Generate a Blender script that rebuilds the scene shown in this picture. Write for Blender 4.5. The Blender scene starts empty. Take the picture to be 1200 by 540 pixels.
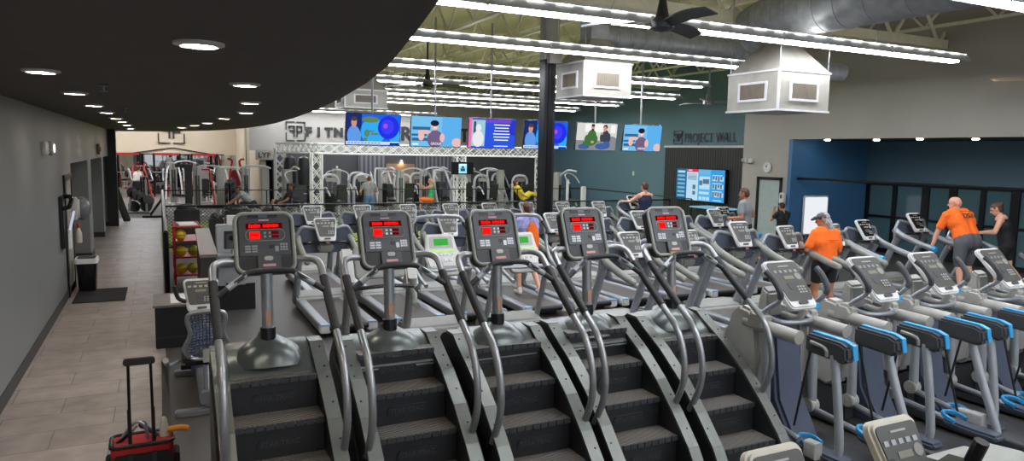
import bpy, bmesh, math, random
from mathutils import Vector, Matrix
random.seed(7)
PI = math.pi
S = bpy.context.scene
C = S.collection
R_ = math.radians

# ------------------------------------------------------------------ materials
def lin(h):
    h = h.lstrip('#')
    o = []
    for i in (0, 2, 4):
        c = int(h[i:i+2], 16) / 255
        o.append(c / 12.92 if c <= .04045 else ((c + .055) / 1.055) ** 2.4)
    return (*o, 1)

def mat(name, col, rough=.5, metal=0., var=.06, scale=9., bump=0., coat=0., spec=.5):
    m = bpy.data.materials.new(name); m.use_nodes = True
    nt = m.node_tree; b = nt.nodes['Principled BSDF']
    b.inputs['Roughness'].default_value = rough
    b.inputs['Metallic'].default_value = metal
    b.inputs['Coat Weight'].default_value = coat
    b.inputs['Specular IOR Level'].default_value = spec
    tc = nt.nodes.new('ShaderNodeTexCoord')
    nz = nt.nodes.new('ShaderNodeTexNoise'); nz.inputs['Scale'].default_value = scale
    nz.inputs['Detail'].default_value = 4
    nt.links.new(tc.outputs['Object'], nz.inputs['Vector'])
    c = lin(col)
    rp = nt.nodes.new('ShaderNodeValToRGB')
    rp.color_ramp.elements[0].position = .3; rp.color_ramp.elements[1].position = .7
    rp.color_ramp.elements[0].color = (*[x * (1 - var) for x in c[:3]], 1)
    rp.color_ramp.elements[1].color = (*[min(1, x * (1 + var)) for x in c[:3]], 1)
    nt.links.new(nz.outputs['Fac'], rp.inputs['Fac'])
    nt.links.new(rp.outputs['Color'], b.inputs['Base Color'])
    if bump:
        bp = nt.nodes.new('ShaderNodeBump'); bp.inputs['Strength'].default_value = bump
        bp.inputs['Distance'].default_value = .004
        n2 = nt.nodes.new('ShaderNodeTexNoise'); n2.inputs['Scale'].default_value = scale * 12
        nt.links.new(tc.outputs['Object'], n2.inputs['Vector'])
        nt.links.new(n2.outputs['Fac'], bp.inputs['Height'])
        nt.links.new(bp.outputs['Normal'], b.inputs['Normal'])
    return m

EM = {}
def emit(col, st=1.):
    k = (col, st)
    if k not in EM:
        m = bpy.data.materials.new('glow_' + col.lstrip('#')); m.use_nodes = True
        nt = m.node_tree; nt.nodes.clear()
        e = nt.nodes.new('ShaderNodeEmission'); o = nt.nodes.new('ShaderNodeOutputMaterial')
        e.inputs['Color'].default_value = lin(col); e.inputs['Strength'].default_value = st
        nt.links.new(e.outputs[0], o.inputs[0])
        EM[k] = m
    return EM[k]

def tile_mat(name, c1, c2, mortar, w, h, rough, msize=.006):
    m = bpy.data.materials.new(name); m.use_nodes = True
    nt = m.node_tree; b = nt.nodes['Principled BSDF']; b.inputs['Roughness'].default_value = rough
    tc = nt.nodes.new('ShaderNodeTexCoord'); mp = nt.nodes.new('ShaderNodeMapping')
    mp.inputs['Rotation'].default_value = (0, 0, 0)
    br = nt.nodes.new('ShaderNodeTexBrick')
    br.inputs['Scale'].default_value = 1; br.inputs['Brick Width'].default_value = w
    br.inputs['Row Height'].default_value = h; br.inputs['Mortar Size'].default_value = msize
    br.inputs['Color1'].default_value = lin(c1); br.inputs['Color2'].default_value = lin(c2)
    br.inputs['Mortar'].default_value = lin(mortar); br.offset = .5
    nt.links.new(tc.outputs['Object'], mp.inputs[0]); nt.links.new(mp.outputs[0], br.inputs['Vector'])
    nz = nt.nodes.new('ShaderNodeTexNoise'); nz.inputs['Scale'].default_value = 5; nz.inputs['Detail'].default_value = 8
    mx = nt.nodes.new('ShaderNodeMixRGB'); mx.blend_type = 'OVERLAY'; mx.inputs[0].default_value = .45
    nt.links.new(tc.outputs['Object'], nz.inputs['Vector'])
    nt.links.new(br.outputs['Color'], mx.inputs[1]); nt.links.new(nz.outputs['Fac'], mx.inputs[2])
    nt.links.new(mx.outputs[0], b.inputs['Base Color'])
    return m

def wave_mat(name, c1, c2, scale, rough, axis='X', bump=.6):
    m = bpy.data.materials.new(name); m.use_nodes = True
    nt = m.node_tree; b = nt.nodes['Principled BSDF']; b.inputs['Roughness'].default_value = rough
    tc = nt.nodes.new('ShaderNodeTexCoord'); w = nt.nodes.new('ShaderNodeTexWave')
    w.bands_direction = axis; w.inputs['Scale'].default_value = scale
    rp = nt.nodes.new('ShaderNodeValToRGB')
    rp.color_ramp.elements[0].color = lin(c1); rp.color_ramp.elements[1].color = lin(c2)
    nt.links.new(tc.outputs['Object'], w.inputs['Vector']); nt.links.new(w.outputs['Fac'], rp.inputs[0])
    nt.links.new(rp.outputs[0], b.inputs['Base Color'])
    bp = nt.nodes.new('ShaderNodeBump'); bp.inputs['Strength'].default_value = bump; bp.inputs['Distance'].default_value = .02
    nt.links.new(w.outputs['Fac'], bp.inputs['Height']); nt.links.new(bp.outputs[0], b.inputs['Normal'])
    return m

m_wallgrey = mat('grey wall paint', '#989488', .6, var=.04, scale=1.2, bump=.1)
m_wallleft = mat('charcoal wall paint', '#787a78', .42, var=.04, scale=1.0, bump=.1)
m_beige = mat('warm beige paint', '#c9bba2', .7, var=.03, scale=1.)
m_sign = mat('light grey paint', '#a5a19a', .7, var=.03, scale=1.)
m_teal = mat('teal paint', '#587580', .6, var=.04, scale=1.)
m_blue = mat('blue paint', '#3a688e', .55, var=.04, scale=1.)
m_navy = mat('dark navy paint', '#48636f', .5, var=.05, scale=1.)
m_darkwall = mat('dark grey wall', '#47474a', .7, var=.08, scale=1.)
m_soffit = mat('matte black ceiling', '#524d4a', .8, var=.05, scale=3., bump=.2)
m_black = mat('black paint', '#141414', .45)
m_blackm = mat('black metal', '#17181a', .35, .4)
m_rubber = mat('dark rubber flooring', '#484541', .48, var=.12, scale=60., bump=.1)
m_carpet = mat('grey carpet', '#7d7871', .9, var=.15, scale=40., bump=.5)
m_turf = mat('green turf', '#8a9a3c', .9, var=.25, scale=60., bump=.6)
m_tile = tile_mat('taupe vinyl tile', '#93877f', '#a3978e', '#736b66', .92, .46, .4)
m_deck = wave_mat('ribbed roof deck', '#b5ac87', '#ded5b0', 3.2, .7, 'X')
m_joist = mat('cream painted steel', '#d6cfb6', .6)
m_white = mat('white plastic', '#c6c5bf', .4)
m_whitem = mat('white painted metal', '#c9cacb', .4, .1)
m_lgrey = mat('light grey plastic', '#a3a29b', .42)
m_silver = mat('silver painted steel', '#9a9c9d', .32, .65)
m_lsteel = mat('pale steel', '#93979b', .35, .5)
m_grey = mat('mid grey plastic', '#85877f', .45)
m_dgrey = mat('dark grey plastic', '#3c3e40', .45)
m_char = mat('charcoal plastic', '#26282a', .42)
m_gun = mat('gunmetal green grey paint', '#5f6562', .3, .55)
m_trim = mat('brushed edge trim', '#6b6e68', .38, .55)
m_blackp = mat('glossy black plastic', '#101113', .25)
m_grip = mat('black rubber grip', '#1b1b1b', .55)
m_slate = mat('slate blue plastic', '#4a515d', .35)
m_pale = mat('pale blue stripe', '#86a9cc', .4)
m_hood = mat('treadmill hood grey', '#85857f', .45)
m_tube = mat('pale grey tube', '#a2a7ab', .35, .4)
m_refl = mat('grey reflector', '#a0a3a8', .5)
m_truss = mat('white truss', '#dcdcd8', .4)
m_sky = mat('sky blue plastic', '#2b93c8', .4)
m_navyp = mat('navy grey plastic', '#454e60', .4)
m_belt = mat('treadmill belt', '#524d47', .6, var=.1, scale=30)
m_galv = mat('galvanised sheet', '#a2a6aa', .48, .45, var=.18, scale=6)
m_box = mat('pale sheet metal', '#9d9a8f', .5, .2, var=.1, scale=5)
m_grille = wave_mat('ribbed grille', '#5d574c', '#b5ab9a', 14, .6, 'X')
m_glassd = mat('dark tinted glass', '#4a666c', .08, var=.04, scale=1.)
m_frost = mat('frosted glass', '#9aa79f', .3)
m_red = mat('red paint', '#b01f22', .4)
m_redf = mat('red fabric', '#8d1f20', .8)
m_yel = mat('yellow rubber', '#d8c21f', .6)
m_orange = mat('orange shirt', '#f26a16', .85, var=.08)
m_skin = mat('skin', '#c18a6c', .55, var=.05)
m_skin2 = mat('tanned skin', '#a86f4e', .55, var=.05)
m_skin3 = mat('pale skin', '#d09a80', .55, var=.05)
m_blkf = mat('black fabric', '#17171a', .85)
m_gryf = mat('heather grey fabric', '#7d7f82', .9, var=.1, scale=50)
m_shortg = mat('slate grey shorts', '#55575d', .9)
m_navyf = mat('navy fabric', '#1d2540', .85)
m_whtf = mat('white fabric', '#d8d4cc', .9)
m_lav = mat('lavender fabric', '#8e8fc0', .9, var=.2, scale=20)
m_green = mat('green fabric', '#3aa06a', .9)
m_hairb = mat('brown hair', '#4a2f1d', .6, var=.3, scale=40)
m_hairk = mat('dark hair', '#1f1a18', .6, var=.3, scale=40)
m_bandana = mat('patterned bandana', '#8f8f90', .85, var=.7, scale=45)
m_shoe = mat('pale trainer', '#cfcac6', .6)
m_blue_f = mat('blue denim', '#4a6a96', .9)
m_tan = mat('camouflage tan', '#8a7a5c', .9, var=.3, scale=20)
m_mirror = mat('mirror glass', '#c8cccc', .02, 1., var=.01)
m_drape = wave_mat('grey drape', '#4d4d52', '#83838a', 1.6, .9, 'X', 1.)
m_panelw = mat('pale wooden panel', '#8c7a66', .6)
m_slat = wave_mat('black slat panel', '#161617', '#33332f', 2.6, .6, 'Y')
m_counter = mat('dark laminate', '#2a2725', .5)
m_countert = mat('taupe laminate top', '#6b6259', .4)
m_paper = mat('white paper', '#dfe0de', .7)
m_redbag = mat('red nylon', '#a81c1c', .7)
m_spray = mat('pale bottle plastic', '#c9c3b4', .4)
m_tread = wave_mat('ribbed step rubber', '#4b4743', '#8d877e', 20, .6, 'DIAGONAL', .8)
m_riser = mat('step riser plastic', '#242528', .4)
m_lens = mat('frosted lamp lens', '#e8e8e4', .5)
LIGHT = emit('#f3f6ff', 20.)
LIGHTUP = emit('#f3f4f0', 14.)
DOWN = emit('#fff2e2', 60.)
m_red_led = emit('#ff1410', .9)
m_red_dim = emit('#8c0a10', .25)
m_red_bg = emit('#5e0306', .35)
m_grn_led = emit('#46c24e', .42)

# ------------------------------------------------------------------ mesh builder
def rot(v, rx=0, ry=0, rz=0):
    return Matrix.Rotation(rz, 3, 'Z') @ Matrix.Rotation(ry, 3, 'Y') @ Matrix.Rotation(rx, 3, 'X') @ Vector(v)

def smooth_path(pts, k=5):
    P = [Vector(p) for p in pts]
    if len(P) < 3: return P
    out = []
    for i in range(len(P) - 1):
        p0 = P[max(i-1, 0)]; p1 = P[i]; p2 = P[i+1]; p3 = P[min(i+2, len(P)-1)]
        for j in range(k):
            t = j / k
            out.append(.5 * ((2*p1) + (p2-p0)*t + (2*p0-5*p1+4*p2-p3)*t*t + (3*p1-p0-3*p2+p3)*t**3))
    out.append(P[-1]); return out

def rrect(w, h, r, n=4, cx=0, cy=0):
    o = []
    for sx, sy, a0 in ((1, -1, -PI/2), (1, 1, 0), (-1, 1, PI/2), (-1, -1, PI)):
        for i in range(n+1):
            a = a0 + PI/2*i/n
            o.append((cx + sx*(w/2-r) + r*math.cos(a), cy + sy*(h/2-r) + r*math.sin(a)))
    return o

class M:
    def __init__(s): s.v = []; s.f = []; s.m = []; s.mi = 0; s.T = None
    def mt(s, i): s.mi = i; return s
    def xf(s, T): s.T = T; return s
    def add(s, vs, fs):
        o = len(s.v)
        s.v += [tuple(s.T @ Vector(v)) if s.T else tuple(v) for v in vs]
        for f in fs: s.f.append(tuple(i+o for i in f)); s.m.append(s.mi)
        return s
    def box(s, c, d, rx=0, ry=0, rz=0):
        c = Vector(c); vs = []
        for z in (-.5, .5):
            for x, y in ((-.5, -.5), (.5, -.5), (.5, .5), (-.5, .5)):
                vs.append(c + rot((x*d[0], y*d[1], z*d[2]), rx, ry, rz))
        return s.add(vs, [(3,2,1,0),(4,5,6,7),(0,1,5,4),(1,2,6,5),(2,3,7,6),(3,0,4,7)])
    def span(s, a, b):
        return s.box([(a[i]+b[i])/2 for i in range(3)], [abs(b[i]-a[i]) for i in range(3)])
    def prism(s, poly, ax, a, b, poly2=None):
        n = len(poly); p2 = poly2 or poly
        def pt(p, t):
            if ax == 'x': return (t, p[0], p[1])
            if ax == 'y': return (p[0], t, p[1])
            return (p[0], p[1], t)
        vs = [pt(p, a) for p in poly] + [pt(p, b) for p in p2]
        fs = [(i, (i+1) % n, n+(i+1) % n, n+i) for i in range(n)]
        return s.add(vs, fs + [tuple(range(n-1, -1, -1)), tuple(range(n, 2*n))])
    def tube(s, pts, r, n=8, k=0, flat=1., caps=True, closed=False):
        P = smooth_path(pts, k) if k else [Vector(p) for p in pts]
        L = len(P)
        rr = r if callable(r) else (lambda t: r)
        t0 = (P[1]-P[0]).normalized()
        up = Vector((0, 0, 1)) if abs(t0.z) < .9 else Vector((1, 0, 0))
        u = (up - t0*up.dot(t0)).normalized()
        vs = []; fs = []
        for i, p in enumerate(P):
            if closed: t = (P[(i+1) % L]-P[i-1]).normalized()
            elif i == 0: t = t0
            elif i == L-1: t = (P[-1]-P[-2]).normalized()
            else: t = (P[i+1]-P[i-1]).normalized()
            u = (u - t*u.dot(t)).normalized(); w = t.cross(u)
            q = rr(i/max(1, L-1))
            for j in range(n):
                a = 2*PI*j/n
                vs.append(p + u*math.cos(a)*q + w*math.sin(a)*q*flat)
        for i in range(L if closed else L-1):
            for j in range(n):
                a, b = i*n+j, i*n+(j+1) % n
                c, d = ((i+1) % L)*n+(j+1) % n, ((i+1) % L)*n+j
                fs.append((a, b, c, d))
        if caps and not closed:
            fs.append(tuple(range(n-1, -1, -1))); fs.append(tuple((L-1)*n+j for j in range(n)))
        return s.add(vs, fs)
    def cyl(s, a, b, r, n=12, r2=None):
        r2 = r if r2 is None else r2
        return s.tube([a, b], lambda t: r+(r2-r)*t, n)
    def beam(s, a, b, w, h):
        a = Vector(a); b = Vector(b); t = (b-a).normalized()
        up = Vector((0, 0, 1)) if abs(t.z) < .95 else Vector((0, 1, 0))
        x = t.cross(up).normalized(); z = x.cross(t)
        vs = [q + x*sx*w/2 + z*sz*h/2 for q in (a, b) for sx, sz in ((-1,-1),(1,-1),(1,1),(-1,1))]
        return s.add(vs, [(0,1,2,3)[::-1],(4,5,6,7),(0,1,5,4),(1,2,6,5),(2,3,7,6),(3,0,4,7)])
    def ball(s, c, r, n=12, m=8, z0=-1., z1=1.):
        if not hasattr(r, '__len__'): r = (r, r, r)
        vs = []; fs = []; a0 = math.asin(z0); a1 = math.asin(z1)
        for i in range(m+1):
            la = a0+(a1-a0)*i/m
            for j in range(n):
                lo = 2*PI*j/n
                vs.append((c[0]+r[0]*math.cos(la)*math.cos(lo), c[1]+r[1]*math.cos(la)*math.sin(lo), c[2]+r[2]*math.sin(la)))
        for i in range(m):
            for j in range(n):
                fs.append((i*n+j, i*n+(j+1) % n, (i+1)*n+(j+1) % n, (i+1)*n+j))
        fs.append(tuple(range(n-1, -1, -1))); fs.append(tuple(m*n+j for j in range(n)))
        return s.add(vs, fs)
    def lathe(s, prof, c=(0, 0, 0), n=16, caps=True):
        vs = []; fs = []; m = len(prof)
        for r, z in prof:
            for j in range(n):
                a = 2*PI*j/n; vs.append((c[0]+r*math.cos(a), c[1]+r*math.sin(a), c[2]+z))
        for i in range(m-1):
            for j in range(n): fs.append((i*n+j, i*n+(j+1) % n, (i+1)*n+(j+1) % n, (i+1)*n+j))
        if caps: fs.append(tuple(range(n-1, -1, -1))); fs.append(tuple((m-1)*n+j for j in range(n)))
        return s.add(vs, fs)
    def cap(s, a, b, ra, rb, n=12):
        """tapered capsule"""
        a = Vector(a); b = Vector(b)
        s.tube([a, b], lambda t: ra+(rb-ra)*t, n)
        s.ball(a, ra, n, 8); s.ball(b, rb, n, 8); return s
    def build(s, name, mats, parent=None, bev=0., angle=35, loc=None):
        me = bpy.data.meshes.new(name)
        me.from_pydata(s.v, [], s.f)
        if not isinstance(mats, (list, tuple)): mats = [mats]
        for m in mats: me.materials.append(m)
        if len(mats) > 1:
            for p, i in zip(me.polygons, s.m): p.material_index = i
        bm = bmesh.new(); bm.from_mesh(me)
        bmesh.ops.recalc_face_normals(bm, faces=bm.faces)
        if bev:
            es = [e for e in bm.edges if len(e.link_faces) == 2 and e.calc_face_angle(0) > .5]
            bmesh.ops.bevel(bm, geom=es, offset=bev, segments=2, affect='EDGES', clamp_overlap=True)
        bm.to_mesh(me); bm.free()
        me.polygons.foreach_set('use_smooth', [True]*len(me.polygons))
        me.set_sharp_from_angle(angle=R_(angle))
        o = bpy.data.objects.new(name, me); C.objects.link(o)
        if parent: o.parent = parent
        if loc: o.location = loc
        return o

def tag(o, label, cat, group=None, kind=None):
    o['label'] = label; o['category'] = cat
    if group: o['group'] = group
    if kind: o['kind'] = kind
    return o
def thing(name, label, cat, loc=(0, 0, 0), rz=0, group=None):
    o = bpy.data.objects.new(name, None); C.objects.link(o)
    o.empty_display_size = .1
    o.location = loc; o.rotation_euler = (0, 0, rz)
    return tag(o, label, cat, group)
def struct(o):
    o['kind'] = 'structure'; return o
def children(o): return [c for c in C.objects if c.parent == o]
KIDS = {}
def dup(root, loc, rz=0, label=None, group=None, sc=None):
    r = root.copy(); C.objects.link(r); r.location = loc; r.rotation_euler = (0, 0, rz)
    if sc: r.scale = (sc, sc, sc)
    if label: r['label'] = label
    if group: r['group'] = group
    if root.name not in KIDS:
        KIDS[root.name] = [(c, children(c)) for c in children(root)]
    for ch, gs in KIDS[root.name]:
        c = ch.copy(); C.objects.link(c); c.parent = r
        for g in gs:
            d = g.copy(); C.objects.link(d); d.parent = c
    return r
ORD = ['leftmost', 'second', 'third', 'fourth', 'fifth', 'sixth', 'seventh', 'eighth', 'ninth', 'tenth', 'eleventh', 'twelfth']

def text_mesh(txt, size, depth, mat_, name, parent=None, M4=None, space=1.0, ctr=True, bold=0.):
    cu = bpy.data.curves.new('t', 'FONT'); cu.body = txt; cu.size = size; cu.extrude = depth
    cu.space_character = space; cu.offset = bold
    cu.align_x = 'CENTER' if ctr else 'LEFT'
    ob = bpy.data.objects.new('t', cu); C.objects.link(ob)
    bpy.context.view_layer.update()
    me = bpy.data.meshes.new_from_object(ob.evaluated_get(bpy.context.evaluated_depsgraph_get()))
    bpy.data.objects.remove(ob)
    me.materials.clear(); me.materials.append(mat_)
    if M4: me.transform(M4)
    o = bpy.data.objects.new(name, me); C.objects.link(o)
    if parent: o.parent = parent
    return o
def facing(loc, face, s=1.):
    """matrix placing XY text on a vertical plane whose front looks along 'face'"""
    n = Vector(face).normalized(); up = Vector((0, 0, 1)); x = up.cross(n)
    m = Matrix((x, up, n)).transposed().to_4x4(); m.translation = Vector(loc); return m

# ------------------------------------------------------------------ camera
cam = bpy.data.cameras.new('camera'); co = bpy.data.objects.new('camera', cam); C.objects.link(co)
cam.sensor_width = 36; cam.lens = 837.9 / 1200 * 36; cam.clip_start = .05; cam.clip_end = 200
Rw = ((.8975568, -.03096833, .43980991), (-.44050132, -.10533727, .8915507), (.01871854, -.99395424, -.10818778))
mw = Matrix(((Rw[0][0], -Rw[0][1], -Rw[0][2], 0), (Rw[1][0], -Rw[1][1], -Rw[1][2], 0), (Rw[2][0], -Rw[2][1], -Rw[2][2], 2.56), (0, 0, 0, 1)))
co.matrix_world = mw
S.camera = co

# ------------------------------------------------------------------ room shell
ROOF = 6.3
def slab(name, a, b, m, bev=0):
    return struct(M().span(a, b).build(name, m, bev=bev))
slab('floor', (-2.6, -4, -.1), (0, 28.6, 0), m_tile)
struct(M().prism([(0, -4), (17.6, -4), (17.6, 19.3), (0, 19.3)], 'z', -.1, 0).build('floor_rubber', m_rubber))
slab('floor_turf', (0, 19.3, -.1), (17.6, 26.2, 0), m_turf)
slab('floor_weights', (0, 26.2, -.1), (17.6, 32.2, 0), m_carpet)
struct(M().prism([(-6, 28.6), (0, 28.6), (0, 32.2), (4.3, 32.2), (4.3, 43.4), (-6, 43.4)], 'z', -.1, 0).build('floor_carpet', m_carpet))
M().span((-.05, 2, 0), (.02, 9.3, .012)).build('trim_floor_edge', m_blackm)['kind'] = 'structure'
# left wall with three glazed niches
w = M()
NI = [(15.1, 18.5), (19.35, 22.9), (23.5, 26.0)]
y = -4
for a, b in NI:
    w.span((-1.7, y, 0), (-1.44, a, 3.05)); w.span((-1.7, a, 2.22), (-1.44, b, 3.05)); y = b
w.span((-1.7, y, 0), (-1.44, 26.2, 3.05))
# niche reveals
for a, b in NI:
    w.span((-2.3, b, 0), (-1.7, b+.12, 2.22)); w.span((-2.3, a-.12, 0), (-1.7, a, 2.22)); w.span((-2.3, a, 2.22), (-1.7, b, 2.3))
struct(w.build('wall_left', m_wallleft))
b_ = M(); y = -4
for a, b in NI + [(26.2, 26.2)]:
    b_.span((-1.44, y, 0), (-1.425, a, .14)); y = b
for a, b in NI: b_.span((-2.3, b-.012, 0), (-1.44, b, .14))
struct(b_.build('baseboard_left', m_char))
for i, (a, b) in enumerate(NI):
    d = M(); x = -2.28
    L = b-a
    for t in (0, .33, .66, 1): d.span((x-.03, a+t*(L-.1), 0), (x+.03, a+t*(L-.1)+.1, 2.22))
    for z in (0.05, 1.05, 2.14): d.span((x-.03, a, z), (x+.03, b, z+.08))
    do = d.build('door_%d' % (i+1), m_blackm); struct(do)
    M().span((x-.01, a, 0), (x+.005, b, 2.22)).build('pane', m_glassd, do)
    h = M().tube([(x+.03, a+L*.3, .9), (x+.08, a+L*.3, .92), (x+.08, a+L*.3, 1.2), (x+.03, a+L*.3, 1.22)], .015, 8).build('door_handle', m_silver, do)
slab('pillar_corridor', (-1.5, 25.85, 0), (-1.22, 26.25, 3.05), m_black)
# narrow dark doorway strip near the paper-towel dispenser
dd = M(); dd.span((-1.45, 13.85, 0), (-1.41, 14.0, 2.0)).span((-1.45, 14.85, 0), (-1.41, 14.95, 2.0)).span((-1.45, 13.85, 1.95), (-1.41, 14.95, 2.05))
do = struct(dd.build('door_4', m_blackm)); M().span((-1.445, 14.0, 0), (-1.425, 14.85, 1.96)).build('door_leaf', m_wallgrey, do)

# black soffit with a sweeping edge
edge = [(.45, -4), (.6, .5), (.70, 1.4), (.836, 2.262), (.95, 2.8), (1.08, 3.45), (1.216, 4.137), (1.388, 5.27), (1.592, 6.99), (1.805, 9.36), (1.97, 12.0), (2.08, 14.7), (2.097, 16.8), (1.973, 19.8), (1.65, 22.4), (1.077, 24.8), (.374, 26.7), (-.408, 28.0), (-1.5, 29.2), (-1.7, 29.2), (-1.7, -4)]
struct(M().prism(edge, 'z', 3.05, 3.5).build('ceiling_soffit', m_soffit, angle=25))

# back walls
slab('wall_back_upper', (3.3, 32, 2.45), (17.6, 32.3, ROOF), m_sign)
bw = M().span((3.3, 32, 0), (3.42, 32.3, 2.45)).span((4.35, 32, 0), (17.6, 32.3, 2.45)); struct(bw.build('wall_back_lower', m_darkwall))
slab('wall_side_room', (4.1, 34.5, 0), (6.6, 34.6, 3.2), m_teal)
slab('wall_side_room_end', (6.5, 32.3, 0), (6.6, 34.6, 3.2), m_teal)
slab('ceiling_side_room', (4.1, 32.3, 2.9), (6.6, 34.6, 3.0), m_beige)
slab('floor_side_room', (3.3, 32.2, -.1), (6.6, 34.6, 0), m_carpet)
slab('wall_far', (-6, 43, 2.12), (4.3, 43.3, ROOF), m_beige)
slab('wall_far_lower', (-6, 43.02, 0), (4.3, 43.3, 2.12), m_wallgrey)
slab('wall_far_return', (3.86, 32.3, 0), (4.1, 43, ROOF), m_beige)
slab('wall_corner', (3.3, 31.98, 0), (3.42, 33, ROOF), m_beige)
slab('wall_far_left', (-6.2, 26, 0), (-6, 43.3, ROOF), m_beige)
slab('wall_corridor_end', (-6, 26.2, 0), (-1.7, 26.3, ROOF), m_beige)
mr = M()
for k in range(5): mr.span((-4.9+k*1.7, 42.97, .35), (-4.9+k*1.7+1.68, 43.0, 2.1))
struct(mr.build('trim_mirror_wall', m_mirror))
# teal wall and slat wall
slab('wall_teal', (17.25, 15.5, 0), (17.6, 32.2, ROOF), m_teal)
slab('wall_slat', (17.17, 15.7, 0), (17.25, 21.85, 2.86), m_slat)
slab('trim_slat_cap', (17.15, 15.7, 2.86), (17.25, 21.9, 2.93), m_white)
# grey right wall with the blue recess
gw = M().span((15, 13.9, 0), (15.2, 14.05, 3.05)).span((15, 14.05, 2.03), (15.2, 14.95, 3.05)).span((15, 14.95, 0), (15.2, 15.55, 3.05)).span((15, -4, 3.05), (15.2, 15.55, ROOF)).span((15.2, 15.45, 0), (17.3, 15.55, ROOF)).span((15, -4, 0), (15.2, 3.2, 3.05))
struct(gw.build('wall_right', m_wallgrey))
slab('wall_recess_side', (15, 13.78, 0), (18.2, 13.9, 3.05), m_blue)
slab('wall_recess_back', (17.95, 2.9, 1.92), (18.1, 13.9, 3.05), m_navy)
slab('wall_recess_dark', (18.9, 2.9, 0), (19.0, 14.5, 3.05), m_navy)
slab('wall_recess_near', (15, 3.1, 0), (18.3, 3.2, 3.05), m_navy)
slab('ceiling_recess', (15.2, 3.1, 3.05), (19, 14.5, 3.15), m_black)
slab('floor_recess', (17.6, 2.9, -.1), (19, 14.5, 0), m_rubber)
# roof
slab('ceiling', (-6.2, -4, ROOF), (19, 44, ROOF+.15), m_deck)
slab('wall_above_left', (-1.75, -4, 3.05), (-1.6, 26.2, ROOF), m_soffit)

# glass partition in the recess : each bay a door structure
GX = 18.0
for i, (a, b, mid) in enumerate([(12.0, 13.76, 1), (11.28, 12.0, 0), (9.8, 11.28, 1), (9.1, 9.8, 0), (7.6, 9.1, 1), (6.9, 7.6, 0), (5.4, 6.9, 1), (3.3, 5.4, 1)]):
    d = M()
    d.span((GX-.06, a, 0), (GX+.05, a+.1, 1.9)).span((GX-.06, b-.1, 0), (GX+.05, b, 1.9))
    if mid: d.span((GX-.06, (a+b)/2-.06, 0), (GX+.05, (a+b)/2+.06, 1.87))
    d.span((GX-.05, a, 1.86), (GX+.05, b, 1.93)).span((GX-.05, a, .96), (GX+.05, b, 1.03)).span((GX-.05, a, 0), (GX+.05, b, .12))
    o = struct(d.build('window_%d' % (i+1), m_blackm))
    M().span((GX-.01, a+.08, .1), (GX+.01, b-.08, 1.88)).build('pane', m_glassd, o)
o = tag(M().tube([(15.25, 13.77, 2.02), (15.25, 3.25, 2.02)], .035, 10).build('ballet_rail', m_blackm), 'long black horizontal bar across the front of the blue recess', 'bar')
# frosted door in the right wall
d = M().span((14.97, 14.05, 0), (15.05, 14.13, 2.03)).span((14.97, 14.87, 0), (15.05, 14.95, 2.03)).span((14.97, 14.05, 1.95), (15.05, 14.95, 2.03)).span((14.97, 14.05, 0), (15.05, 14.95, .12))
o = struct(d.build('door_5', m_blackm)); M().span((15.0, 14.1, .1), (15.02, 14.9, 1.97)).build('pane', m_frost, o)
M().cyl((14.95, 14.2, .95), (14.95, 14.2, 1.15), .015).build('door_handle', m_silver, o)

# ceiling structure : bar joists run along the room, girders across
jo = []
def joist(x):
    m = M(); z0, z1 = 5.35, 6.1
    m.beam((x, -3, z1), (x, 43, z1), .12, .07); m.beam((x, -3, z0), (x, 43, z0), .10, .06)
    y = -2.6; k = 0
    while y < 42.4:
        m.beam((x, y, z0 if k % 2 else z1), (x, y+.75, z1 if k % 2 else z0), .04, .04); y += .75; k += 1
    return m
p = None
for i, x in enumerate([-.6 + 1.7*k for k in range(11)]):
    if p is None:
        p = struct(joist(0).build('roof_beam', m_joist)); o = p
    else:
        o = p.copy(); C.objects.link(o)
    o.location = (x, 0, 0)
g0 = None
for y in (9.9, 21.0, 30.5):
    if g0 is None:
        m = M(); m.beam((-1, 0, 5.0), (17, 0, 5.0), .2, .18); m.beam((-1, 0, 6.0), (17, 0, 6.0), .2, .1)
        for k in range(24):
            x = -.5+k*.73; m.beam((x, 0, 5.0 if k % 2 else 6.0), (x+.73, 0, 6.0 if k % 2 else 5.0), .05, .05)
        g0 = struct(m.build('girder_beam', m_joist)); o = g0
    else: o = g0.copy(); C.objects.link(o)
    o.location = (0, y, 0)
# black support column with conduit bundle
cx, cy = 6.80, 12.35
col = struct(M().span((cx-.12, cy-.12, 0), (cx+.12, cy+.12, 4.35)).span((cx-.18, cy-.18, 0), (cx+.18, cy+.18, .03)).build('column', m_blackm, bev=.01))
M().span((cx-.12, cy-.12, 4.35), (cx+.12, cy+.12, 5.9)).build('column_top', m_lgrey, col)
cm = M()
for k in range(6): M().tube([(cx-.08+k*.04, cy-.15, 4.45), (cx-.08+k*.04, cy-.15, 5.3), (cx-.05+k*.07, cy-.14, 5.9)], .018, 6, 4).build('conduit', m_lgrey, col)
M().box((cx+.04, cy-.18, 4.38), (.26, .12, .22)).build('junction_box', m_box, col)
wb = M()
for k in range(4): M().tube([(cx-.05+k*.03, cy-.14, 4.3), (cx-.04+k*.03, cy-.145, 3.0), (cx-.06+k*.035, cy-.14, 1.0)], .012, 6, 4).build('cable', m_blackp, col)

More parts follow.
